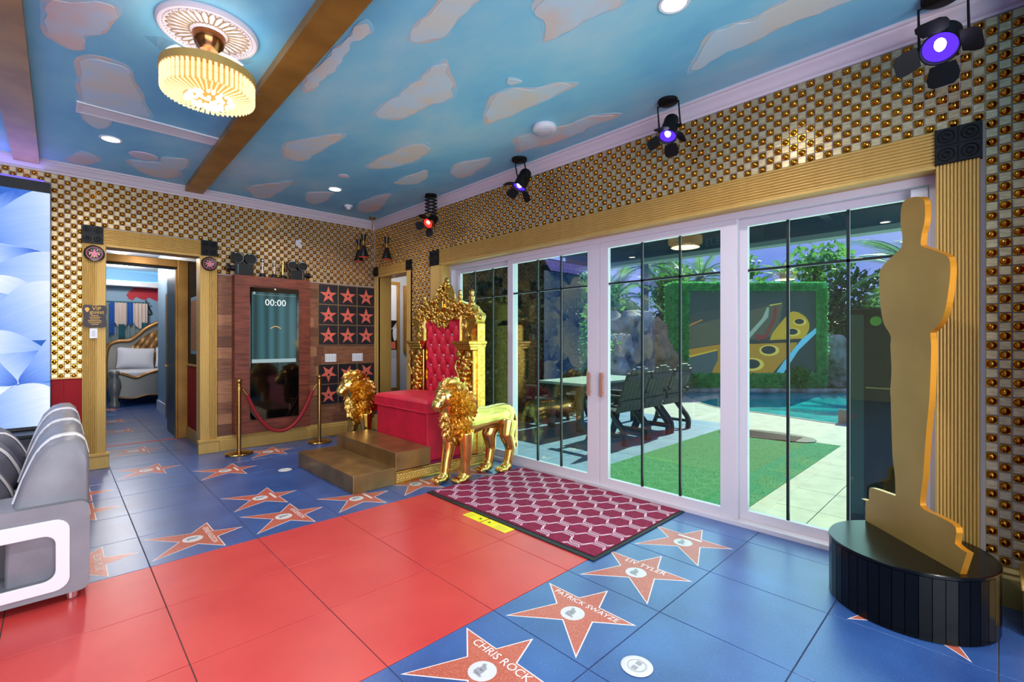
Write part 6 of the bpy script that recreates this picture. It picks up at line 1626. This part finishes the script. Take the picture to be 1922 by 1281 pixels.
tree('leafy_tree', (21.3, 7.6, 3.9), (0.7, 0.7, 1.3), 450, 0.24, M['leaf'], 'feathery green tree just right of the middle door frame', 22, fill=0.2)
tree('leafy_tree', (17.3, 9.3, 3.2), (1.2, 1.2, 1.4), 1300, 0.20, M['leaf'], 'bright green tree behind the patterned palm trunk', 23, fill=0.3)
tree('garden_shrub', (14.7, 9.9, 1.8), (1.4, 1.4, 1.5), 2200, 0.17, M['leaf_teal'], 'dense shrub behind the short palm', 25, 'shrub')
tree('garden_shrub', (15.0, 8.0, 1.6), (0.9, 0.9, 1.4), 1800, 0.15, M['leaf_dark'], 'dark shrub between the boulders and the hedge', 26, 'shrub')
tree('garden_shrub', (19.6, 3.3, 1.9), (1.5, 1.5, 1.7), 2400, 0.18, M['leaf_dark'], 'dark shrub at the right of the hedge', 27, 'shrub')
tree('garden_shrub', (10.0, 7.7, 1.3), (1.1, 1.1, 1.25), 1800, 0.14, M['leaf'], 'sunlit shrub left of the boulders', 28, 'shrub')
tree('garden_shrub', (11.4, 9.0, 2.4), (1.4, 1.4, 1.5), 2200, 0.17, M['leaf'], 'tall sunlit shrub beyond the patio wall', 29, 'shrub')
tree('garden_shrub', (28.0, 6.0, 1.9), (3.2, 3.2, 1.3), 2000, 0.30, M['leaf_teal'], 'wide shrub far behind the hedge', 30, 'shrub')
tree('leafy_tree', (24.0, 2.2, 3.0), (2.0, 2.0, 1.7), 1600, 0.26, M['leaf_teal'], 'teal green tree behind the large palm', 31)
tree('garden_shrub', (12.95, 6.25, 0.25), (0.35, 0.3, 0.3), 500, 0.10, M['leaf'], 'small plant at the left foot of the hedge', 32, 'shrub', False)
tree('garden_shrub', (15.1, 3.95, 0.30), (0.30, 0.28, 0.32), 450, 0.10, M['leaf'], 'small yellow green plant at the right foot of the hedge', 33, 'shrub', False)

# ---- patio dining set
tb_ = thing('patio_table', 'long pale patio table beside the dark chairs', 'table', (6.5, 4.75, 0))
MB().box(5.60, 7.45, 4.30, 5.20, 0.72, 0.76).build('table_top', M['table_top'], tb_, bevel=0.006)
MB().box(5.70, 7.35, 4.40, 5.10, 0.64, 0.72).build('apron', M['chair_wood'], tb_)
for x in (5.76, 7.29):
    for y in (4.46, 5.04): MB().box(x-0.045, x+0.045, y-0.045, y+0.045, 0, 0.65).build('leg', M['chair_wood'], tb_, bevel=0.005)
def patio_chair(label):
    t = thing('patio_chair', label, 'chair', (0, 0, 0), group='dark slatted patio chairs')
    w_ = 0.30
    for k in range(6):
        MB().box(-w_+k*0.1+0.004, -w_+k*0.1+0.096, 0.0, 0.0+0.001, 0, 0.001) if False else None
        a = -w_+0.05+k*0.1; top = 1.05-0.09*(a/0.3)**2*1.3
        R = Matrix.Rotation(math.radians(-18), 3, 'X') if False else Matrix.Rotation(math.radians(18), 3, 'X')
        L = (top-0.42)/math.cos(math.radians(18)); c = Vector((a, -0.22, 0.42)) + R @ Vector((0, 0, L/2))
        MB().obox(c, (0.092, 0.018, L), R).build('back_slat', M['chair_wood'], t, local=True)
        MB().box(a-0.046, a+0.046, -0.22, 0.26, 0.43, 0.45).build('seat_slat', M['chair_wood'], t, local=True)
    for z_, y_ in ((0.55, -0.262), (0.90, -0.375)): MB().box(-0.29, 0.29, y_-0.035, y_-0.012, z_-0.03, z_+0.03).build('back_rail', M['chair_wood'], t, local=True)
    for s in (-1, 1):
        leg = smooth_open([(s*0.28, 0.26, 0.0), (s*0.28, 0.20, 0.16), (s*0.28, 0.16, 0.42), (s*0.28, 0.18, 0.64)], 4); MB().tube(leg, 0.034, 6).build('leg', M['black'], t, local=True)
        leg = smooth_open([(s*0.28, -0.34, 0.0), (s*0.28, -0.34, 0.16), (s*0.28, -0.22, 0.32), (s*0.28, -0.12, 0.44)], 4); MB().tube(leg, 0.042, 6).build('leg', M['black'], t, local=True)
        MB().box(s*0.28-0.045, s*0.28+0.045, -0.34, 0.28, 0.64, 0.665).build('armrest', M['chair_wood'], t, local=True, bevel=0.004)
        MB().box(s*0.28-0.02, s*0.28+0.02, -0.32, 0.22, 0.10, 0.14).build('stretcher', M['black'], t, local=True)
    return t
pc = patio_chair('nearest dark slatted patio chair, partly behind the door frame'); pc.location = (5.70, 3.80, 0)
dup(pc, (6.32, 3.80, 0), 0.0, 'middle dark slatted patio chair at the table')
dup(pc, (6.98, 3.80, 0), 0.0, 'dark slatted patio chair farthest right at the table')
dup(pc, (6.75, 5.52, 0), PI, 'dark slatted patio chair on the far side of the table')
dup(pc, (5.95, 5.52, 0), PI, 'dark slatted patio chair on the far side, nearest the planted wall')
# ---- black cabinet outside the glass
bc = thing('black_cabinet', 'tall glossy black cabinet standing outside behind the gold figure', 'cabinet', (4.65, 0.45, 0))
MB().box(4.35, 4.95, -0.10, 0.80, 0.03, 1.65).build('body', M['podium'], bc, bevel=0.01)
MB().box(4.338, 4.352, 0.70, 0.79, 0.10, 1.60).build('reflection_strip', pm('reflection_green', S(34, 62, 58), 0.2), bc)  # green strip paints in a reflection beside the panel joint
MB().box(4.338, 4.352, 0.02, 0.69, 1.05, 1.06).build('trim_line', M['brass_line'], bc)
MB().lathe([(0, 0), (0.035, 0), (0.035, 0.004), (0, 0.004)], 20, (4.35, 0.63, 1.55), Matrix.Rotation(-PI/2, 3, 'Y')).build('green_badge', pm('green_badge', S(70, 120, 30), 0.4, emit=S(70, 130, 30), estr=0.3), bc)
MB().box(4.37, 4.93, -0.08, 0.78, 0, 0.03).build('plinth', M['black_matte'], bc)

# ---- unseen lamps added to light the rooms beyond
for (x, y, z, e, lab) in ((0.9, 11.2, 3.1, 60, 'added unseen lamp lighting the bedroom beyond the doorway'), (1.0, 13.6, 3.1, 60, 'added unseen lamp above the ornate bed'), (4.5, 7.3, 2.75, 40, 'added unseen lamp lighting the small side room'), (0.85, 7.6, 2.62, 8, 'added unseen lamp lighting the passage to the bedroom')):
    t = thing('added_lamp', lab, 'added lamp', (x, y, z))
    inst('lens', dl_disc, t); inst('trim_ring', dl_rim, t)
    ld = bpy.data.lights.new('lamp_glow', 'POINT'); ld.energy = e; ld.color = (1.0, 0.95, 0.9); ld.shadow_soft_size = 0.08
    lo = bpy.data.objects.new('lamp_glow', ld); col.objects.link(lo); lo.parent = t; lo.location = (0, 0, -0.12)
